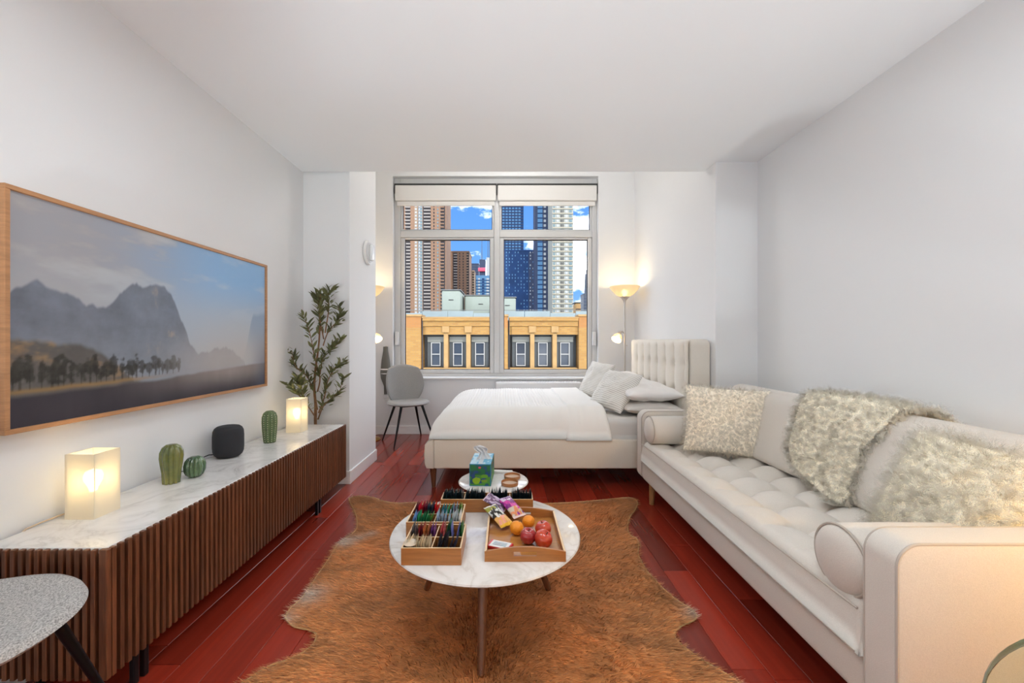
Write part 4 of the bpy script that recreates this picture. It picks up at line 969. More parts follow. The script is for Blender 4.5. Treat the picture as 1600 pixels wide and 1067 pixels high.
def hide_col(x, y):
    c = lambda *a: np.array(srgb(a)); k = lambda v: v[:, None]
    base = c(216, 146, 84); col = np.broadcast_to(base, (len(x), 3)).copy()
    n1 = vnoise(x*2.2, y*2.2, 81, 4); n2 = vnoise(x*9, y*14, 82, 3); ed = edge_d(np.stack([x, y], 1))
    col = col*(1+.30*k(n1)+.26*k(n2)+.30*k(vnoise(x*30, y*46, 83, 3)))
    spine = np.exp(-((x+.02+.05*np.sin(y*3))/.16)**2)*np.clip((2.0-y)/.8, 0, 1); col = col*(1-k(spine)*.52)+c(96, 54, 30)*k(spine)*.52
    pale = np.exp(-ed/.09)*.35; col = col*(1-k(pale))+c(186, 136, 84)*k(pale)
    for (wx, wy, r) in ((-.88, 1.86, .07), (-.93, 2.38, .045), (-.90, 2.34, .05), (-.85, 2.40, .04), (-.79, 2.44, .035), (.80, 1.74, .05), (-.92, 1.68, .055), (.80, 1.40, .02)):
        g = np.exp(-((x-wx)**2+(y-wy)**2)/r**2)*np.clip(.75+n2*.6, 0, 1); col = col*(1-k(g)*.9)+c(226, 212, 196)*k(g)*.9
    return np.clip(col, .01, .9)
mat('hide_fur', (1, 1, 1), .75, attr='paint', trans=.1, sheen=.15)
hide = obj('hide', MB().raw([(a, b, z-.004) for (a, b), z in zip(OV, OZ)], F), 'hide_fur', rug, True, None); paint(hide, hide_col(OV[:, 0], OV[:, 1]))
so = hide.modifiers.new('thickness', 'SOLIDIFY'); so.thickness = .005; so.offset = -1
obj('hide_edge', MB().tube([(p.x, p.y, float(rug_z(p.x, p.y))-.005) for p in poly], .0032, 6, True), 'hide_skin', rug, True)
ns = 110000
R2 = rng.random((ns*3, 2))*np.array([2.2, 2.25])+np.array([-1.12, .85]); R2 = R2[inside(R2)][:ns]
z = rug_z(R2[:, 0], R2[:, 1])-.0045; P = np.column_stack([R2, z])-np.array(rug.location)
fl_x = np.where(R2[:, 0] > -.02, 1, -1)*np.clip(np.abs(R2[:, 0]+.02)*4, 0, 1)
lean = np.column_stack([fl_x*1.5+1.0*vnoise(R2[:, 0]*3, R2[:, 1]*3, 91, 2), -1.1+.9*vnoise(R2[:, 0]*3+9, R2[:, 1]*3, 92, 2), np.zeros(len(R2))])
me = fur_mesh('fur', 'hide_fur', P, np.tile([0, 0, 1.], (len(P), 1)), .026, .0030, 2, lean=lean, grav=0, spread=.38, clump=make_clumps(P, None, 2600) if False else None, colors=hide_col(R2[:, 0], R2[:, 1])*(1+.27*rng.normal(size=(len(R2), 1))).clip(.45, 1.6))
o = bpy.data.objects.new('fur', me); COL.objects.link(o); o.parent = rug; o['kind'] = 'stuff'

# ------------------------------------------------------------------ coffee tables
def round_table(label, x, y, r, zt, th, R, group, rot0=-PI/2, rim='marble_table'):
    t = thing('coffee_table', label, 'table', (x, y, 0), group=group)
    obj('marble_top', MB().lathe([(.001, zt-th), (r-.010, zt-th), (r-.003, zt-th+.004), (r, zt-th*.5), (r-.0025, zt-.003), (r-.008, zt), (.001, zt)], n=96), rim, t, True, 30, local=True)
    z0 = zt-th-.0005
    obj('under_frame', MB().lathe([(.001, z0-.018), (R*.62, z0-.018), (R*.62, z0), (.001, z0)], n=40), 'leg_wood', t, True, 30, local=True)
    for k in range(3):
        a = rot0+k*2*PI/3; c, s = math.cos(a), math.sin(a)
        zf = .010 if t['label'].startswith('large') else 0
        obj('leg', MB().cyl((c*R*.60, s*R*.60, z0-.004), (c*R, s*R, zf), .019, .0135, 18), 'leg_wood', t, True, local=True)
    return t
TXc, TYc, TR, TZ = -.084, 1.735, .394, .36
round_table('large round marble coffee table on splayed walnut legs', TXc, TYc, TR, TZ, .016, .325, 'marble coffee tables')
SXc, SYc, SR, SZ = -.073, 2.455, .208, .325
round_table('small round marble side table with tissue box near the bed', SXc, SYc, SR, SZ, .013, .15, 'marble coffee tables', PI/2)

# ------------------------------------------------------------------ tea boxes with sachets
def tea_box(label, x0, x1, y0, y1, h, cells, rz=0):
    """cells: (nx, ny) compartments; returns thing and compartment rectangles"""
    cx, cy = (x0+x1)/2, (y0+y1)/2; w_, d_ = (x1-x0)/2, (y1-y0)/2; th = .0055
    t = thing('tea_box', label, 'box', (cx, cy, TZ+.0005), (0, 0, rz), 'bamboo tea boxes')
    obj('base', MB().box(-w_+th, w_-th, -d_+th, d_-th, 0, .006), 'bamboo', t, local=True)
    for (a, b, c, d) in ((-w_, w_, -d_, -d_+th), (-w_, w_, d_-th, d_), (-w_, -w_+th, -d_+th, d_-th), (w_-th, w_, -d_+th, d_-th)):
        s = obj('side', MB().rbox(a, b, c, d, 0, h, .001, 1), 'bamboo', t, local=True)
        obj('top_edge', MB().box(a, b, c, d, h, h+.0007), 'bamboo_edge', s, local=True)
    nx, ny = cells; rects = []
    for i in range(1, nx):
        xx = -w_+2*w_*i/nx; s = obj('divider', MB().box(xx-.002, xx+.002, -d_+th, d_-th, .006, h-.004), 'bamboo', t, local=True); obj('top_edge', MB().box(xx-.002, xx+.002, -d_+th, d_-th, h-.004, h-.0033), 'bamboo_edge', s, local=True)
    for j in range(1, ny):
        yy = -d_+2*d_*j/ny; s = obj('divider', MB().box(-w_+th, w_-th, yy-.002, yy+.002, .006, h-.006), 'bamboo', t, local=True); obj('top_edge', MB().box(-w_+th, w_-th, yy-.002, yy+.002, h-.006, h-.0053), 'bamboo_edge', s, local=True)
    M = Matrix.Translation(t.location) @ Matrix.Rotation(rz, 4, 'Z')
    for j in range(ny):
        for i in range(nx):
            rects.append((M, -w_+2*w_*i/nx+.0065, -w_+2*w_*(i+1)/nx-.0065, -d_+2*d_*j/ny+.0065, -d_+2*d_*(j+1)/ny-.0065))
    return t, rects
def sachet_mesh(w_, h_, th, m):
    """paper sachet standing in x-z, crimped rims, thickness along y"""
    n = 8; A = np.linspace(-1, 1, n); U, V = np.meshgrid(A, A, indexing='ij'); T = th/2*((1-U**4)*(1-V**4))**.6+.0003
    mb = MB(); mb.grid(np.stack([U*w_/2, -T, h_/2+V*h_/2], -1).reshape(-1, 3).tolist(), n, n); o = len(mb.v)
    mb.v += [tuple(p) for p in np.stack([U*w_/2, T, h_/2+V*h_/2], -1).reshape(-1, 3)]; mb.f += [tuple(o+k for k in (i*n+j, i*n+j+1, (i+1)*n+j+1, (i+1)*n+j)) for i in range(n-1) for j in range(n-1)]
    return mesh_of(mb, 'tea_sachet', m, True, 50)
def paper(nm, rgb, rough=.35): mat('paper_'+nm, tuple(srgb(rgb)), rough, objrand=.25); return 'paper_'+nm
ORD = 'first second third fourth fifth sixth seventh eighth ninth tenth eleventh twelfth thirteenth'.split()
def sachets(rect, n, rgb, label, group, tall=.062, along='x', tilt=.12, w_=None, jit=.004, fill=(0, 1)):
    M, x0, x1, y0, y1 = rect; rz = M.to_euler().z
    Lx = (x1-x0) if along == 'x' else (y1-y0); Wd = (y1-y0) if along == 'x' else (x1-x0); wd = w_ or Wd*.92
    cols = rgb if isinstance(rgb, list) else [rgb]; ms = [sachet_mesh(wd, tall, min(.007, Lx/n*.8), paper('%s_%d' % (group.replace(' ', '_')[:18], i), c)) for i, c in enumerate(cols)]
    for k in range(n):
        s = fill[0]+(fill[1]-fill[0])*(k+.5)/n; me = ms[int(s*len(ms)*.999)] if len(ms) > 1 else ms[0]
        if along == 'x': p = Vector((x0+Lx*s, (y0+y1)/2, .0068)); yaw = PI/2
        else: p = Vector(((x0+x1)/2, y0+Lx*s, .0068)); yaw = 0
        o = bpy.data.objects.new('tea_sachet', me); COL.objects.link(o); o.location = M @ p+Vector((0, 0, abs(random.gauss(0, jit))))
        o.rotation_euler = (random.gauss(0, tilt*.4)+tilt*.6, random.gauss(0, .05), rz+yaw+random.gauss(0, .04))
        tag(o, label if n > 13 else '%s sachet from left %s' % (ORD[k], label), 'tea bag', group)
_, rc = tea_box('long bamboo tea box of black sachets at the back of the table', -.302, .128, 1.905, 1.995, .060, (4, 1))
for r_, w1 in zip(rc, ('in the leftmost compartment', 'in the second compartment from the left', 'in the third compartment from the left', 'in the rightmost compartment')):
    sachets(r_, 17, (38, 54, 62), 'thin black tea sachet %s of the long box' % w1, 'black sachets '+w1, .074, 'x', .05, .070, .006, (0, .97) if 'left' in w1 else (0, 1))
_, ra = tea_box('front bamboo tea box holding cream and dark sachets', -.372, -.158, 1.456, 1.648, .061, (2, 2))
_, rb = tea_box('rear bamboo tea box with red, green and blue-white sachets', -.405, -.180, 1.664, 1.850, .061, (2, 2), R_(0))
sachets(ra[0], 11, (208, 190, 160), 'in the cream row, near left of the front tea box', 'cream sachets', .066, 'x', .10, .068, .004, (0, 1))
sachets(ra[1], 7, (48, 46, 58), 'in the dark slate row, near right of the front tea box', 'slate sachets', .074, 'x', .42, .074, .006, (0, .62))
sachets(ra[2], 8, [(96, 90, 92), (150, 50, 62), (196, 120, 70), (124, 70, 140)], 'in the mixed row, far left of the front tea box', 'mixed sachets far left', .072, 'x', .10, .060, .006)
sachets(ra[3], 8, [(222, 110, 118), (44, 120, 84), (120, 130, 200), (40, 110, 60)], 'in the mixed row, far right of the front tea box', 'mixed sachets far right', .076, 'x', .14, .056, .008)
sachets(rb[0], 10, [(130, 166, 205), (50, 150, 104), (54, 140, 90), (70, 150, 60)], 'in the blue-green row, near left of the rear tea box', 'green sachets', .070, 'x', .22, .070, .004, (0, .8))
sachets(rb[1], 11, [(176, 196, 214), (206, 212, 214)], 'in the pale silver row, near right of the rear tea box', 'silver sachets', .076, 'x', .16, .068, .004)
sachets(rb[2], 12, [(110, 48, 66), (196, 44, 64), (120, 40, 60), (36, 66, 84), (214, 30, 44)], 'in the red row, far left of the rear tea box', 'red sachets', .070, 'x', .08, .066, .006)
sachets(rb[3], 8, [(40, 132, 148), (60, 150, 110), (150, 170, 200), (96, 140, 60)], 'in the teal row, far right of the rear tea box', 'teal sachets', .066, 'x', .12, .060, .006)
t = thing('tea_bag_pouch', 'small round beige pouch at the front left of the tea box', 'tea bag', (-.345, 1.485, TZ+.062)); obj('pouch', MB().lathe([(.001, 0), (.020, .0), (.026, .005), (.020, .011), (.001, .013)], n=24), paper('pouch', (222, 205, 180)), t, True, local=True)

# ------------------------------------------------------------------ serving tray with fruit and snacks
tr = thing('serving_tray', 'bamboo serving tray with cut-out handles holding fruit and snacks', 'tray', (.071, 1.66, TZ+.0005))
ax0, ax1, ay0, ay1 = -.147, .147, -.180, .180
obj('base', MB().box(ax0+.006, ax1-.006, ay0+.006, ay1-.006, .001, .008), 'bamboo_tray', tr, local=True)
for (a, b) in ((ax0, ax0+.008), (ax1-.008, ax1)):
    s = obj('side_rail', MB().rbox(a, b, ay0+.009, ay1-.009, 0, .036, .002, 2), 'bamboo', tr, local=True)
    obj('top_edge', MB().box(a+.0005, b-.0005, ay0+.004, ay1-.004, .0361, .0368), 'bamboo_edge', s, local=True)
def handle_panel(y0, y1):
    n = 40; xs = np.linspace(ax0, ax1, n); top = .036+.017*np.cos(np.linspace(-PI/2, PI/2, n))**1.0; mb = MB()
    def strip(lo, hi, X):
        o = len(mb.v)
        for x_, l_, h_ in zip(X, lo, hi): mb.v += [(x_, y0, l_), (x_, y0, h_), (x_, y1, h_), (x_, y1, l_)]
        for i in range(len(X)-1):
            for k in range(4): mb.f.append((o+4*i+k, o+4*i+(k+1) % 4, o+4*i+4+(k+1) % 4, o+4*i+4+k))
        mb.f.append((o, o+1, o+2, o+3)); e = o+4*(len(X)-1); mb.f.append((e+3, e+2, e+1, e))
    f = lambda x_: .036+.017*np.cos(PI/2*np.asarray(x_)/ax1)
    for (a, b, lo, hi) in ((ax0, -.042, 0, None), (.042, ax1, 0, None), (-.042, .042, 0, .020), (-.042, .042, .036, None)):
        X = np.linspace(a, b, 14); strip(np.full(14, lo), np.full(14, hi) if hi is not None else f(X), X)
    return mb
for y0 in (ay0, ay1-.009): obj('handle_panel', handle_panel(y0, y0+.009), 'bamboo', tr, local=True)
ZB = TZ+.0005+.0082
def apple(label, x, y, r, m, tilt):
    t = thing('apple', label, 'fruit', (x, y, ZB+r*.92), tilt, 'apples on the tray')
    pr = []
    for a in np.linspace(0, PI, 25):
        rr = r*(1.0+.04*math.sin(a))*math.sin(a)**.85; zz = -r*.94*math.cos(a)
        if a > 2.6: zz -= r*.26*((a-2.6)/.54)**1.6
        if a < .4: zz += r*.12*((.4-a)/.4)**1.4
        pr.append((max(rr*(1-.10*(1 if zz < 0 else 0)*(zz/r)**2), .0004), zz))
    obj('skin', MB().lathe(pr, n=32, mod=lambda q, z: 1+.02*math.cos(5*q)), m, t, True, None, local=True)
    obj('stem', MB().tube([(0, 0, r*.60), (.001, 0, r*.78), (.004, 0, r*.98)], .0014, 6), 'stem', t, True, local=True)
apple('deep red apple left of the pair in the tray', .088, 1.598, .0315, 'apple_dark', (R_(8), R_(4), 0))
apple('red apple with a yellow dimple nearest the tray front', .145, 1.573, .0335, 'apple', (R_(32), R_(4), 1.0))
apple('red apple behind the other two near the tray side', .152, 1.662, .0315, 'apple', (R_(-8), R_(8), 2.2))
def orange(label, x, y, r):
    t = thing('orange', label, 'fruit', (x, y, ZB+r*.95), (R_(20), R_(10), x*30), 'oranges on the tray')
    obj('peel', MB().lathe([(max(r*math.sin(a), .0004), -r*.95*math.cos(a)-(.0015 if a > 3.0 else 0)) for a in np.linspace(0, PI, 21)], n=32), 'orange', t, True, None, local=True)
    obj('stem_end', MB().lathe([(.0005, r*.95-.002), (.0025, r*.95-.001), (.0012, r*.95+.0006), (.0003, r*.95+.0008)], n=8), 'stem', t, True, local=True)
orange('orange in front, beside the snack bags', .0455, 1.672, .0285); orange('orange behind, half hidden by the front one', .097, 1.735, .0265)
def snack(label, c, rot, w_, l_, T, cf, seed):
    n = 40; A = np.linspace(-1, 1, n); U, V = np.meshgrid(A, A, indexing='ij'); puff = T/2*((1-U**2)*np.clip(1-(V/.88)**4, 0, 1))**.5; cr_ = .0025*vnoise(U*4+seed, V*4, seed, 3)
    mb = MB(); mb.grid(np.stack([U*w_/2*(1-.05*(1-np.abs(V))), V*l_/2, puff+.0006+cr_], -1).reshape(-1, 3).tolist(), n, n); o = len(mb.v)
    mb.v += [tuple(p) for p in np.stack([U*w_/2*(1-.05*(1-np.abs(V))), V*l_/2, -puff*.6-.0006+cr_], -1).reshape(-1, 3)]; mb.f += [tuple(o+k for k in (i*n+j, i*n+j+1, (i+1)*n+j+1, (i+1)*n+j)) for i in range(n-1) for j in range(n-1)]
    b = obj('snack_bag', mb, 'paint_gloss', None, True, 60); b.location = c; b.rotation_euler = rot; tag(b, label, 'snack', 'snack bags on the tray')
    col = cf(U, V).reshape(-1, 3); paint(b, np.concatenate([col, col])); return b
def sel(*layers):
    def f(U, V):
        c = np.zeros(U.shape+(3,))
        for cond, rgb in layers: c = np.where(cond(U, V)[..., None], srgb(rgb), c)
        return c
    return f
nz = lambda U, V, s, f=3: vnoise(U*f+7, V*f+3, s, 3)
bag1 = sel((lambda U, V: U > -9, (44, 42, 38)), (lambda U, V: V < -.2, (214, 160, 90)), (lambda U, V: (nz(U, V, 5) > .12) & (V > -.3), (206, 208, 204)), (lambda U, V: (nz(U, V, 6) > .1) & (V < -.2), (222, 150, 120)), (lambda U, V: (V > .45) & (nz(U, V, 8) > .05), (150, 150, 60)), (lambda U, V: V < -.80, (226, 172, 28)), (lambda U, V: V > .93, (214, 208, 200)))
bag2 = sel((lambda U, V: U > -9, (122, 34, 118)), (lambda U, V: nz(U, V, 15) > .12, (196, 60, 150)), (lambda U, V: (V < -.15) & (nz(U, V, 16) > -.1), (190, 176, 160)), (lambda U, V: (V < -.15) & (nz(U, V, 17) > .22), (206, 130, 90)), (lambda U, V: (V > .5) & (nz(U, V, 18) > .12), (206, 184, 206)), (lambda U, V: V > .9, (176, 150, 186)), (lambda U, V: V < -.88, (222, 196, 190)))
bag3 = sel((lambda U, V: U > -9, (96, 70, 100)), (lambda U, V: nz(U, V, 25) > .1, (170, 150, 176)), (lambda U, V: np.abs(V) > .9, (206, 180, 190)))
snack('yellow and black snack bag resting on the tray rim', (-.032, 1.765, TZ+.046), (R_(14), R_(-6), R_(33)), .062, .145, .022, bag1, 5)
snack('purple and pink snack bag lying against the tray handle', (.028, 1.822, TZ+.060), (R_(16), R_(-4), R_(30)), .062, .140, .024, bag2, 15)
snack('mauve snack bag tucked behind the yellow one', (-.042, 1.860, TZ+.066), (R_(22), R_(-16), R_(62)), .060, .110, .014, bag3, 25)
pk = thing('snack_packet', 'flat white and red chocolate packet at the front left of the tray', 'snack', (-.022, 1.566, ZB), (0, 0, R_(-22)))
obj('carton', MB().rbox(-.046, .046, -.026, .026, 0, .0125, .0015, 1), paper('red', (190, 30, 30)), pk, local=True)
n = 40; U, V = np.meshgrid(np.linspace(-1, 1, n), np.linspace(-1, 1, n), indexing='ij'); mb = MB(); mb.grid(np.stack([U*.044, V*.0245, np.full_like(U, .0128)], -1).reshape(-1, 3).tolist(), n, n)
o = obj('printed_face', mb, 'paint_gloss', pk, local=True)
pf = sel((lambda U, V: U > -9, (222, 220, 216)), (lambda U, V: (np.abs(V) < .55) & (np.abs(U) < .62) & (np.sin(V*16) > .1), (70, 130, 150)), (lambda U, V: (np.abs(V) < .4) & (np.abs(U+.1) < .3) & (np.sin(V*16) > .1), (96, 110, 120)), (lambda U, V: U < -.82, (200, 70, 60)), (lambda U, V: U > .85, (190, 50, 50))); paint(o, pf(U, V).reshape(-1, 3))

# ------------------------------------------------------------------ things on the small table
ZS = SZ+.0005
tb = thing('tissue_box', 'blue tissue box with green water-plant print and a pulled tissue', 'tissue box', (-.140, 2.462, ZS), (0, 0, R_(-3)))
bw, bd, bh = .062, .115, .126
obj('carton', MB().rbox(-bw, bw, -bd, bd, 0, bh, .0015, 1), paper('teal', (36, 128, 160)), tb, local=True)
def lily(U, V):
    a = vnoise(U*1.6+2, V*1.6+4, 101, 3); b_ = vnoise(U*3+8, V*3, 102, 3); c = np.zeros(U.shape+(3,))+srgb((28, 78, 92))
    def put(m, rgb): c[m] = srgb(rgb)
    put(a > .0, (30, 92, 78)); put(b_ > .08, (34, 108, 60)); put((b_ < -.18), (30, 70, 128)); put((V < .0) & (a+b_*.6 > .02), (70, 140, 48))
    put(((U+.35)/.42)**2+((V+.52)/.34)**2 < 1+.5*b_, (136, 176, 28)); put(((U-.45)/.34)**2+((V+.1)/.18)**2 < 1+.6*a, (96, 158, 40)); put(((U-.4)/.30)**2+((V+.55)/.14)**2 < 1+.5*b_, (110, 150, 44))
    put(((U+.05)/.13)**2+((V-.74)/.09)**2 < 1+.3*b_, (214, 66, 106)); return c
n = 60; U, V = np.meshgrid(np.linspace(-1, 1, n), np.linspace(-1, 1, n), indexing='ij')
mb = MB(); mb.grid(np.stack([U*bw*.93, np.full_like(U, -bd-.0004), bh/2+V*bh/2*.93], -1).reshape(-1, 3).tolist(), n, n); o = obj('print', mb, 'paint', tb, local=True); paint(o, lily(U, V).reshape(-1, 3))
mb = MB(); mb.grid(np.stack([np.full_like(U, bw+.0004), U*bd*.95, bh/2+V*bh/2*.93], -1).reshape(-1, 3).tolist(), n, n); o = obj('print', mb, 'paint', tb, local=True); paint(o, lily(U*1.3+.2, V).reshape(-1, 3))
mb = MB(); mb.grid(np.stack([U*bw*.95, V*bd*.97, np.full_like(U, bh+.0004)], -1).reshape(-1, 3).tolist(), n, n); o = obj('print', mb, 'paint', tb, local=True)
c = np.zeros(U.shape+(3,))+srgb((110, 178, 208)); c[vnoise(U*3, V*4, 111, 3) > .05] = srgb((186, 214, 226)); c[np.abs(U) < .22] = srgb((206, 216, 222)); paint(o, c.reshape(-1, 3))
# tissue: a pleated sheet pulled through the slot
n = 40; S, T_ = np.meshgrid(np.linspace(-1, 1, n), np.linspace(0, 1, n), indexing='ij')
wd = np.interp(T_, [0, .35, .55, .75, .9, 1], [.048, .026, .022, .040, .036, .012]); bend = np.interp(T_, [0, .5, .8, 1], [.006, .004, -.012, -.030])
mb = MB(); mb.grid(np.stack([S*wd+bend+.006, -.02+.018*np.sin(S*9+T_*3)*(.35+T_*.6)+.01*S, bh+.0006+T_*.082-.02*np.clip(T_-.8, 0, 1)*np.abs(S)], -1).reshape(-1, 3).tolist(), n, n)
o = obj('tissue', mb, 'tissue', tb, True, None, local=True); o.modifiers.new('thickness', 'SOLIDIFY').thickness = .0006
def coaster(label, x, y):
    t = thing('coaster', label, 'coaster', (x, y, ZS), group='wooden dish coasters')
    obj('dish', MB().lathe([(.001, 0), (.046, 0), (.049, .003), (.050, .019), (.0475, .020), (.046, .006), (.001, .006)], n=40), 'coaster', t, True, 30, local=True)
    obj('inlay', MB().lathe([(.001, .0061), (.0455, .0061), (.045, .0072), (.001, .0074)], n=40), 'coaster_in', t, True, local=True)
coaster('round wooden coaster nearer the tea box on the small table', .024, 2.372); coaster('round wooden coaster nearer the bed on the small table', .040, 2.485)
t = thing('remote_control', 'slim white remote lying at the back of the small table', 'remote', (-.018, 2.588, ZS), (0, 0, R_(-2)))
obj('case', MB().rbox(-.062, .062, -.010, .010, 0, .014, .004, 2), 'white_plastic', t, local=True); obj('button', MB().rbox(-.052, -.044, -.004, .004, .0141, .0155, .0006), 'trim', t, local=True)

# ------------------------------------------------------------------ glass dining table and warm floor lamp at the near right
gt = thing('glass_table', 'round clear glass table cropped at the near right corner', 'table', (.873, .131, 0))
obj('glass_top', MB().lathe([(.001, .728), (.462, .728), (.468, .731), (.470, .734), (.468, .737), (.462, .740), (.001, .740)], n=96), 'table_glass', gt, True, 30, local=True)
mat('glass_edge', (.05, .09, .07), .1)
obj('glass_rim', MB().lathe([(.4690, .7285), (.4708, .731), (.4712, .734), (.4708, .737), (.4690, .7395), (.468, .734)], n=96, ring=True), 'glass_edge', gt, True, local=True)
obj('pedestal', MB().lathe([(.001, 0), (.20, 0), (.20, .012), (.05, .03), (.03, .08), (.03, .66), (.10, .727), (.001, .7275)], n=40), 'black_metal', gt, True, 30, local=True)
wl = thing('floor_lamp', 'dark-shaded reading lamp standing outside the view near the sofa arm', 'lamp', (1.62, .42, 0))
obj('base', MB().lathe([(.001, 0), (.12, 0), (.12, .012), (.012, .02), (.001, .021)], n=32), 'black_metal', wl, True, local=True)
obj('pole', MB().cyl((0, 0, .02), (0, 0, 1.0), .009), 'black_metal', wl, True, local=True)
obj('shade', MB().lathe([(.13, .975), (.10, 1.15), (.02, 1.16), (.02, 1.157), (.097, 1.147), (.127, .975)], n=36, ring=True), 'lamp_shade', wl, True, local=True)
obj('bulb', MB().lathe([(.001, 1.04), (.02, 1.035), (.026, 1.015), (.018, .998), (.001, .992)], n=16), 'bulb', wl, True, local=True)
light('POINT', 'bulb_light', (1.62, .42, 1.0), 66, (1, .54, .07), wl, shadow_soft_size=.03)

# ------------------------------------------------------------------ the city outside
brick_mat('yellow_brick', (0.30, 0.165, 0.042), (0.25, 0.125, 0.03), (0.24, 0.15, 0.06), 1.0)
brick_mat('orange_brick', (0.30, 0.13, 0.036), (0.27, 0.115, 0.03), (0.24, 0.13, 0.05), 1.0)
mat('facade_stone', (0.32, 0.195, 0.075), .85, var=.2, vscale=2, coord='Position')
mat('shutter_grey', (0.05, 0.0575, 0.06), .5); mat('shade_panel', (0.17, 0.175, 0.155), .7); mat('sash_white', (0.31, 0.31, 0.3), .5)
mat('far_glass', (0.0225, 0.03, 0.045), .12, spec=.8); mat('roof_grey', (0.15, 0.16, 0.16), .9); mat('pale_green', (0.26, 0.3, 0.26), .7, var=.1, vscale=.6, coord='Position')
mat('pale_blue_metal', (0.25, 0.31, 0.32), .5, var=.2, vscale=.5, coord='Position'); mat('asphalt', (0.03, 0.03, 0.0325), .9)
mat('brown_tower', (0.25, 0.15, 0.095), .9, var=.12, vscale=.05, coord='Position'); mat('tan_tower', (0.29, 0.215, 0.15), .9); mat('balcony_dark', (0.035, 0.03, 0.0325), .8)
mat('slab_pale', (0.3, 0.275, 0.25), .8); mat('window_pale', (0.33, 0.35, 0.36), .3); mat('window_teal', (0.12, 0.18, 0.2), .2)
mat('blue_tower', (0.014, 0.05, 0.15), .5, spec=.15, var=.35, vscale=.12, coord='Position'); mat('blue_light', (0.09, 0.21, 0.36), .4, spec=.2); mat('slate_tower', (0.04, 0.055, 0.10), .6, spec=.2)
mat('stone_tower', (0.275, 0.285, 0.25), .8); mat('stone_band', (0.33, 0.3, 0.23), .8); mat('spire', (0.05, 0.065, 0.09), .6); mat('pink_sign', (0.425, 0.06, 0.11), .5, emit=(.9, .1, .2), estr=.3)
struct('ground', MB().box(-500, 500, 8, 900, -41, -40), 'asphalt')
# brick building across the street
Y0 = 22.0; k = Y0/FOC
def bx(mb, u0, u1, v0, v1, front, back): a = at(u0, v1, Y0); b = at(u1, v0, Y0); return mb.box(a.x, b.x, Y0-front, Y0+back, a.z, b.z)
bl = thing('brick_building', 'yellow brick building with six tall windows across the street', 'building', (at(785, 577, Y0).x, Y0, -40))
zb = -38.0
def vz(z): return CV+(EYE-z)*FOC/Y0
VB = vz(zb)
obj('rear_mass', bx(MB(), 390, 1210, 499, VB, -.95, 9), 'roof_grey', bl)
bays = [395, 530, 665, 800, 935, 1070]
for b0 in bays:
    # wall above and below the windows
    obj('spandrel', bx(MB(), b0-7, b0+106, 575.6, VB, -.02, .9), 'yellow_brick', bl)
    obj('parapet_wall', bx(MB(), b0-5, b0+104, 497, 522.8, -.02, .9), 'yellow_brick', bl)
    obj('sill', bx(MB(), b0-3, b0+101, 574.6, 576.6, .10, .5), 'facade_stone', bl)
    obj('cornice', bx(MB(), b0-5, b0+104, 495.2, 497.2, .12, .9), 'facade_stone', bl)
    obj('brick_course', bx(MB(), b0-4, b0+103, 497.3, 501.4, .16, .2), 'yellow_brick', bl)
    obj('brick_course', bx(MB(), b0-4, b0+103, 501.6, 509.6, .06, .2), 'yellow_brick', bl)
    for i in (0, 1, 2):
        w0 = b0+35*i; w1 = w0+28.5
        obj('lintel_panel', bx(MB(), w0-.5, w1+.5, 510.6, 522.6, .03, .2), 'yellow_brick', bl)
        if i < 2:
            obj('pilaster', bx(MB(), w1, w0+35, 520.5, 576, .02, .9), 'facade_stone', bl); obj('capital', bx(MB(), w1-2.2, w0+37.2, 509.7, 519.5, .12, .2), 'facade_stone', bl)
        wn = obj('window', bx(MB(), w0, w1, 523, 574.6, -.55, .9), 'shutter_grey', bl)
        obj('transom_panel', bx(MB(), w0+.8, w1-.8, 526, 534.4, -.38, .6), 'shade_panel', wn)
        obj('side_panel', bx(MB(), w0+.6, w0+6.2, 535, 573.5, -.46, .6), 'shutter_grey', wn); obj('side_panel', bx(MB(), w1-6.4, w1-.6, 535, 573.5, -.46, .6), 'shutter_grey', wn)
        fr = MB(); 
        for (a, b_, c, d) in ((w0+6.6, w0+7.9, 535, 572.4), (w1-8.1, w1-6.8, 535, 572.4), (w0+7.9, w1-8.1, 535, 536.2), (w0+7.9, w1-8.1, 553, 554.4), (w0+7.9, w1-8.1, 571, 572.4)): bx(fr, a, b_, c, d, -.34, .5)
        obj('sash_frame', fr, 'sash_white', wn)
        obj('pane', bx(MB(), w0+7.9, w1-8.1, 536.2, 553, -.44, .5), 'far_glass', wn); obj('pane', bx(MB(), w0+7.9, w1-8.1, 554.4, 571, -.46, .5), 'far_glass', wn)
for b0 in bays+[1205]:
    obj('brick_pier', bx(MB(), b0-31, b0-6.5, 512, VB, .10, .9), 'yellow_brick', bl); obj('brick_pier_top', bx(MB(), b0-31, b0-6.5, 494.5, 512, .10, .9), 'orange_brick', bl)
    obj('pier_cap', bx(MB(), b0-32, b0-5.5, 491.5, 494.4, .16, .9), 'facade_stone', bl)
    obj('drain_pipe', bx(MB(), b0-4.9, b0-3.9, 499, VB, .14, -.03), 'balcony_dark', bl)
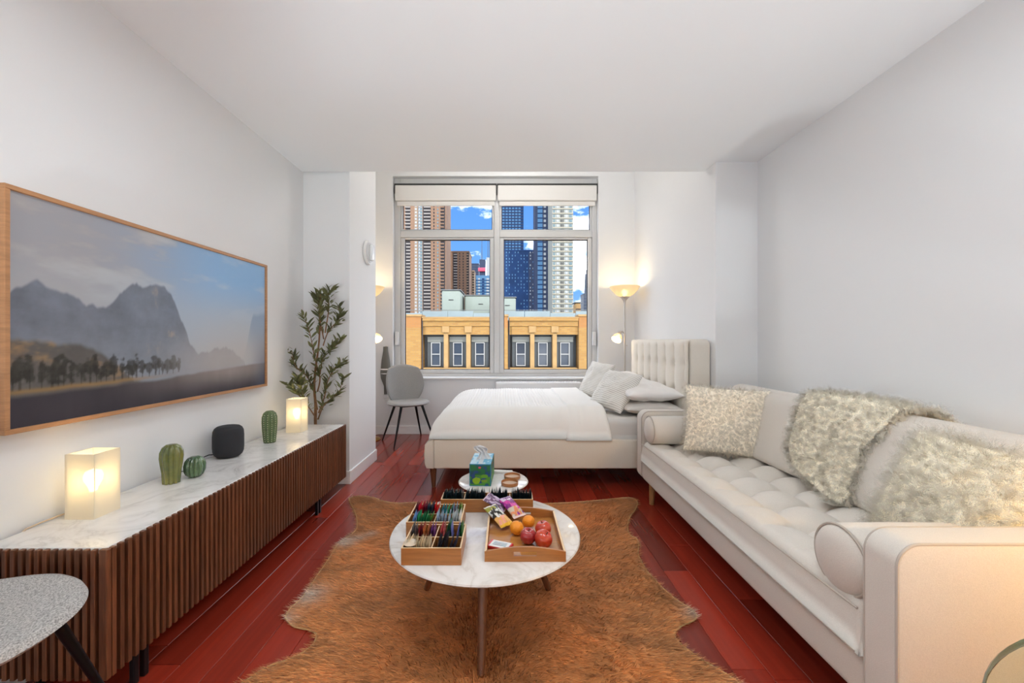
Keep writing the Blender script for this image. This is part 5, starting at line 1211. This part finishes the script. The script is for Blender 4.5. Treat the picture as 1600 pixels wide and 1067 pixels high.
# roof structures behind the parapet
Y1 = 29.0
def rb(name, label, u0, u1, v0, v1, m, d=3.0, cat='roof structure', Y=Y1, par=None):
    a = at(u0, v1, Y); b = at(u1, v0, Y); return (a, b)
def roof_thing(name, label, u0, u1, v0, m, Y=Y1, d=3.0, extra=None):
    a = at(u0, 500, Y); b = at(u1, v0, Y); t = thing(name, label, 'roof structure', ((a.x+b.x)/2, Y+d/2, 2.0))
    obj('wall', MB().rbox(a.x, b.x, Y, Y+d, 2.30, b.z, .12, 3), m, t, True); 
    obj('coping', MB().box(a.x-.05, b.x+.05, Y-.05, Y+d+.05, b.z, b.z+.06), 'roof_grey', t)
    for z in (.35, .75): obj('vent', MB().box((a.x+b.x)/2-.16, (a.x+b.x)/2+.18, Y-.03, Y+.1, 1.9+(b.z-1.9)*z, 1.9+(b.z-1.9)*z+.05), 'balcony_dark', t)
    return t
roof_thing('stair_bulkhead', 'pale green rooftop bulkhead behind the left bay of the brick building', 690, 719, 453.5, 'pale_green')
roof_thing('roof_house', 'long pale rooftop house behind the window mullion', 726, 776, 462, 'pale_green', 30.5, 4)
roof_thing('roof_house', 'square pale green rooftop block behind the right bay', 779, 806, 465, 'pale_green')
roof_thing('water_tank', 'small tan rooftop tank above the right brick pier', 899, 908, 473, 'facade_stone', 27, 1)
pt = thing('roof_parapet', 'pale metal rooftop parapet running behind the brick cornice', 'parapet', (0, 24.5, 1.9))
for i in range(16):
    u = 500+i*40; a = at(u, 498, 24.5); b = at(u+39.3, 486, 24.5); obj('panel', MB().box(a.x, b.x, 24.5, 24.6, 1.9, b.z-(.0 if i % 3 else .12)), 'pale_blue_metal', pt)
a = at(500, 485, 24.5); b = at(1140, 484.2, 24.5); obj('rail', MB().box(a.x, b.x, 24.48, 24.52, a.z, b.z), 'roof_grey', pt)

def tower(name, label, u0, u1, vtop, Y, depth, body, cols, per, z0=-40, cat='tower', voff=0):
    """cols: (kind, u0, u1, material, proud) repeated on every storey; per = storey height in px"""
    s = Y/FOC; a = at(u0, 0, Y).x; b = at(u1, 0, Y).x; zt = EYE-(vtop-CV)*s
    t = thing(name, label, cat, ((a+b)/2, Y+depth/2, z0), group='towers in the distance')
    obj('shaft', MB().box(a, b, Y, Y+depth, z0, zt), body, t)
    zs = np.arange(EYE-(512-CV)*s, zt-per*s*.6, per*s)
    for (kind, c0, c1, m, pr) in cols:
        x0 = at(c0, 0, Y).x; x1 = at(c1, 0, Y).x; mb = MB(); h = per*s
        if kind == 'strip': mb.box(x0, x1, Y-pr, Y+.1, z0, zt-.5)
        else:
            for z in zs:
                if kind == 'slab': mb.box(x0, x1, Y-pr, Y+.1, z, z+h*.34)
                elif kind == 'band': mb.box(x0, x1, Y-pr, Y+.1, z, z+h*.22)
                elif kind == 'win': mb.box(x0, x1, Y-pr, Y+.1, z+h*.3, z+h*.82)
                elif kind == 'lit':
                    if random.random() < .45: mb.box(x0, x1, Y-pr, Y+.1, z+h*.3, z+h*.75)
        tag(obj({'strip': 'facade_strip', 'slab': 'balconies', 'band': 'floor_bands', 'win': 'windows', 'lit': 'windows'}[kind], mb, m, t), kind='stuff')
    obj('roof', MB().box(a-.3, b+.3, Y-.3, Y+depth+.3, zt, zt+1.2), body, t)
    return t
tower('apartment_tower', 'tall brown brick apartment tower with stacked balconies at the far left', 600, 697, 200, 350, 30, 'brown_tower', [
    ('strip', 634, 641, 'balcony_dark', .2), ('slab', 633, 641.5, 'slab_pale', 1.0), ('strip', 647.5, 652.6, 'tan_tower', .3), ('win', 648.5, 651.5, 'window_pale', .6),
    ('strip', 653.5, 660, 'window_teal', .2), ('band', 653.5, 660, 'slab_pale', .5), ('win', 654.5, 656.5, 'window_pale', .5), ('strip', 661, 673, 'balcony_dark', .2), ('slab', 662.5, 673, 'slab_pale', 1.2),
    ('win', 677, 679, 'balcony_dark', .3), ('win', 683, 685.2, 'window_teal', .3), ('strip', 688.5, 695.5, 'balcony_dark', .2), ('slab', 688.5, 694, 'brown_tower', 1.1), ('win', 605, 612, 'balcony_dark', .3), ('slab', 617, 628, 'slab_pale', 1.0)], 5.2)
tower('apartment_tower', 'shorter brown brick tower beside the tallest brown one', 696, 733, 394, 420, 30, 'brown_tower', [
    ('strip', 697, 702, 'balcony_dark', .2), ('slab', 697, 701, 'tan_tower', .8), ('strip', 708, 714.5, 'balcony_dark', .2), ('slab', 709, 714.5, 'slab_pale', 1.0), ('win', 717.5, 719, 'balcony_dark', .3), ('win', 723, 724.6, 'balcony_dark', .3), ('strip', 729, 733, 'balcony_dark', .2), ('slab', 729, 732.2, 'tan_tower', .8)], 4.2)
tower('apartment_tower', 'low tan tower to the right of the brown towers', 732, 741, 424, 455, 20, 'tan_tower', [('win', 733.5, 735, 'balcony_dark', .3), ('strip', 738, 741, 'balcony_dark', .2), ('slab', 738, 741, 'tan_tower', .8)], 4.0)
tower('office_tower', 'dark slate tower behind the tan one', 735, 748, 413, 520, 20, 'slate_tower', [('band', 735, 748, 'spire', .3)], 4.0)
t = tower('office_tower', 'blue glass office block with a pink sign and two antennas', 744, 782, 432, 480, 25, 'blue_light', [('win', 747, 750, 'window_pale', .3), ('win', 753, 757, 'blue_tower', .3), ('win', 760, 764, 'window_pale', .3), ('band', 744, 782, 'blue_tower', .4)], 4.6)
tp_ = at(753, 420, 480)
obj('crown', MB().box(at(749, 0, 480).x, at(758, 0, 480).x, 481, 495, at(0, 433, 480).z, at(0, 405, 480).z), 'slate_tower', t); obj('sign', MB().rbox(at(747, 0, 479).x, at(759, 0, 479).x, 478.4, 480.9, at(0, 424, 479).z, at(0, 418, 479).z, .9, 2), 'pink_sign', t)
for (u, v) in ((753, 376), (762.5, 371)): obj('antenna', MB().cyl(at(u, 434, 490), at(u, v, 490), .7, .25, 8), 'spire', t, True)
obj('crown', MB().box(at(760, 0, 480).x, at(768, 0, 480).x, 481, 495, at(0, 433, 480).z, at(0, 402, 480).z), 'window_pale', t)
lit = [('lit', 786+i*4.2, 787.6+i*4.2, 'window_pale', .2) for i in range(7)]
tower('glass_tower', 'tall dark blue glass tower just right of the mullion', 778, 818, 190, 330, 30, 'blue_tower', [('win', 785+i*5, 788.4+i*5, 'blue_light', .2) for i in range(6)]+[('band', 778, 818, 'slate_tower', .3)], 4.6)
tower('glass_tower', 'lower dark blue glass block in front of the blue tower', 774, 836.5, 393, 300, 25, 'blue_tower', [('lit', 786+i*4.6, 787.4+i*4.6, 'blue_light', .2) for i in range(11)]+[('strip', 826, 836, 'slate_tower', .15), ('lit', 828, 829.5, 'window_pale', .3), ('lit', 832, 833.5, 'window_pale', .3)], 5.0)
tower('office_tower', 'narrow slate tower with a bright blue glass strip', 836, 863, 180, 280, 18, 'slate_tower', [('strip', 840, 847.6, 'blue_light', .4), ('band', 840, 847.6, 'blue_tower', .6), ('win', 849.5, 853, 'window_pale', .3), ('strip', 856, 863, 'spire', .2)], 7.4)
tower('stone_tower', 'tall pale stone residential tower on the right', 863, 895.6, 175, 252, 26, 'stone_tower', [('win', 864.5, 867, 'window_teal', .3), ('win', 869.5, 873, 'window_pale', .3), ('win', 876, 877.6, 'balcony_dark', .3), ('win', 879, 880.4, 'balcony_dark', .3), ('win', 883, 887, 'window_pale', .3), ('win', 889.5, 893.5, 'window_teal', .3), ('band', 863, 895.6, 'stone_band', .5)], 7.4)
t = tower('spire_tower', 'dark slim spire tower at the right edge of the window', 912, 930, 460, 500, 20, 'spire', [('band', 912, 930, 'slate_tower', .3)], 5)
obj('spire', MB().cyl(at(915, 462, 505), at(915, 428, 505), 1.6, .8, 8), 'spire', t, True); obj('upper_block', MB().box(at(918, 0, 505).x, at(932, 0, 505).x, 503, 515, at(0, 462, 505).z, at(0, 420, 505).z), 'spire', t)
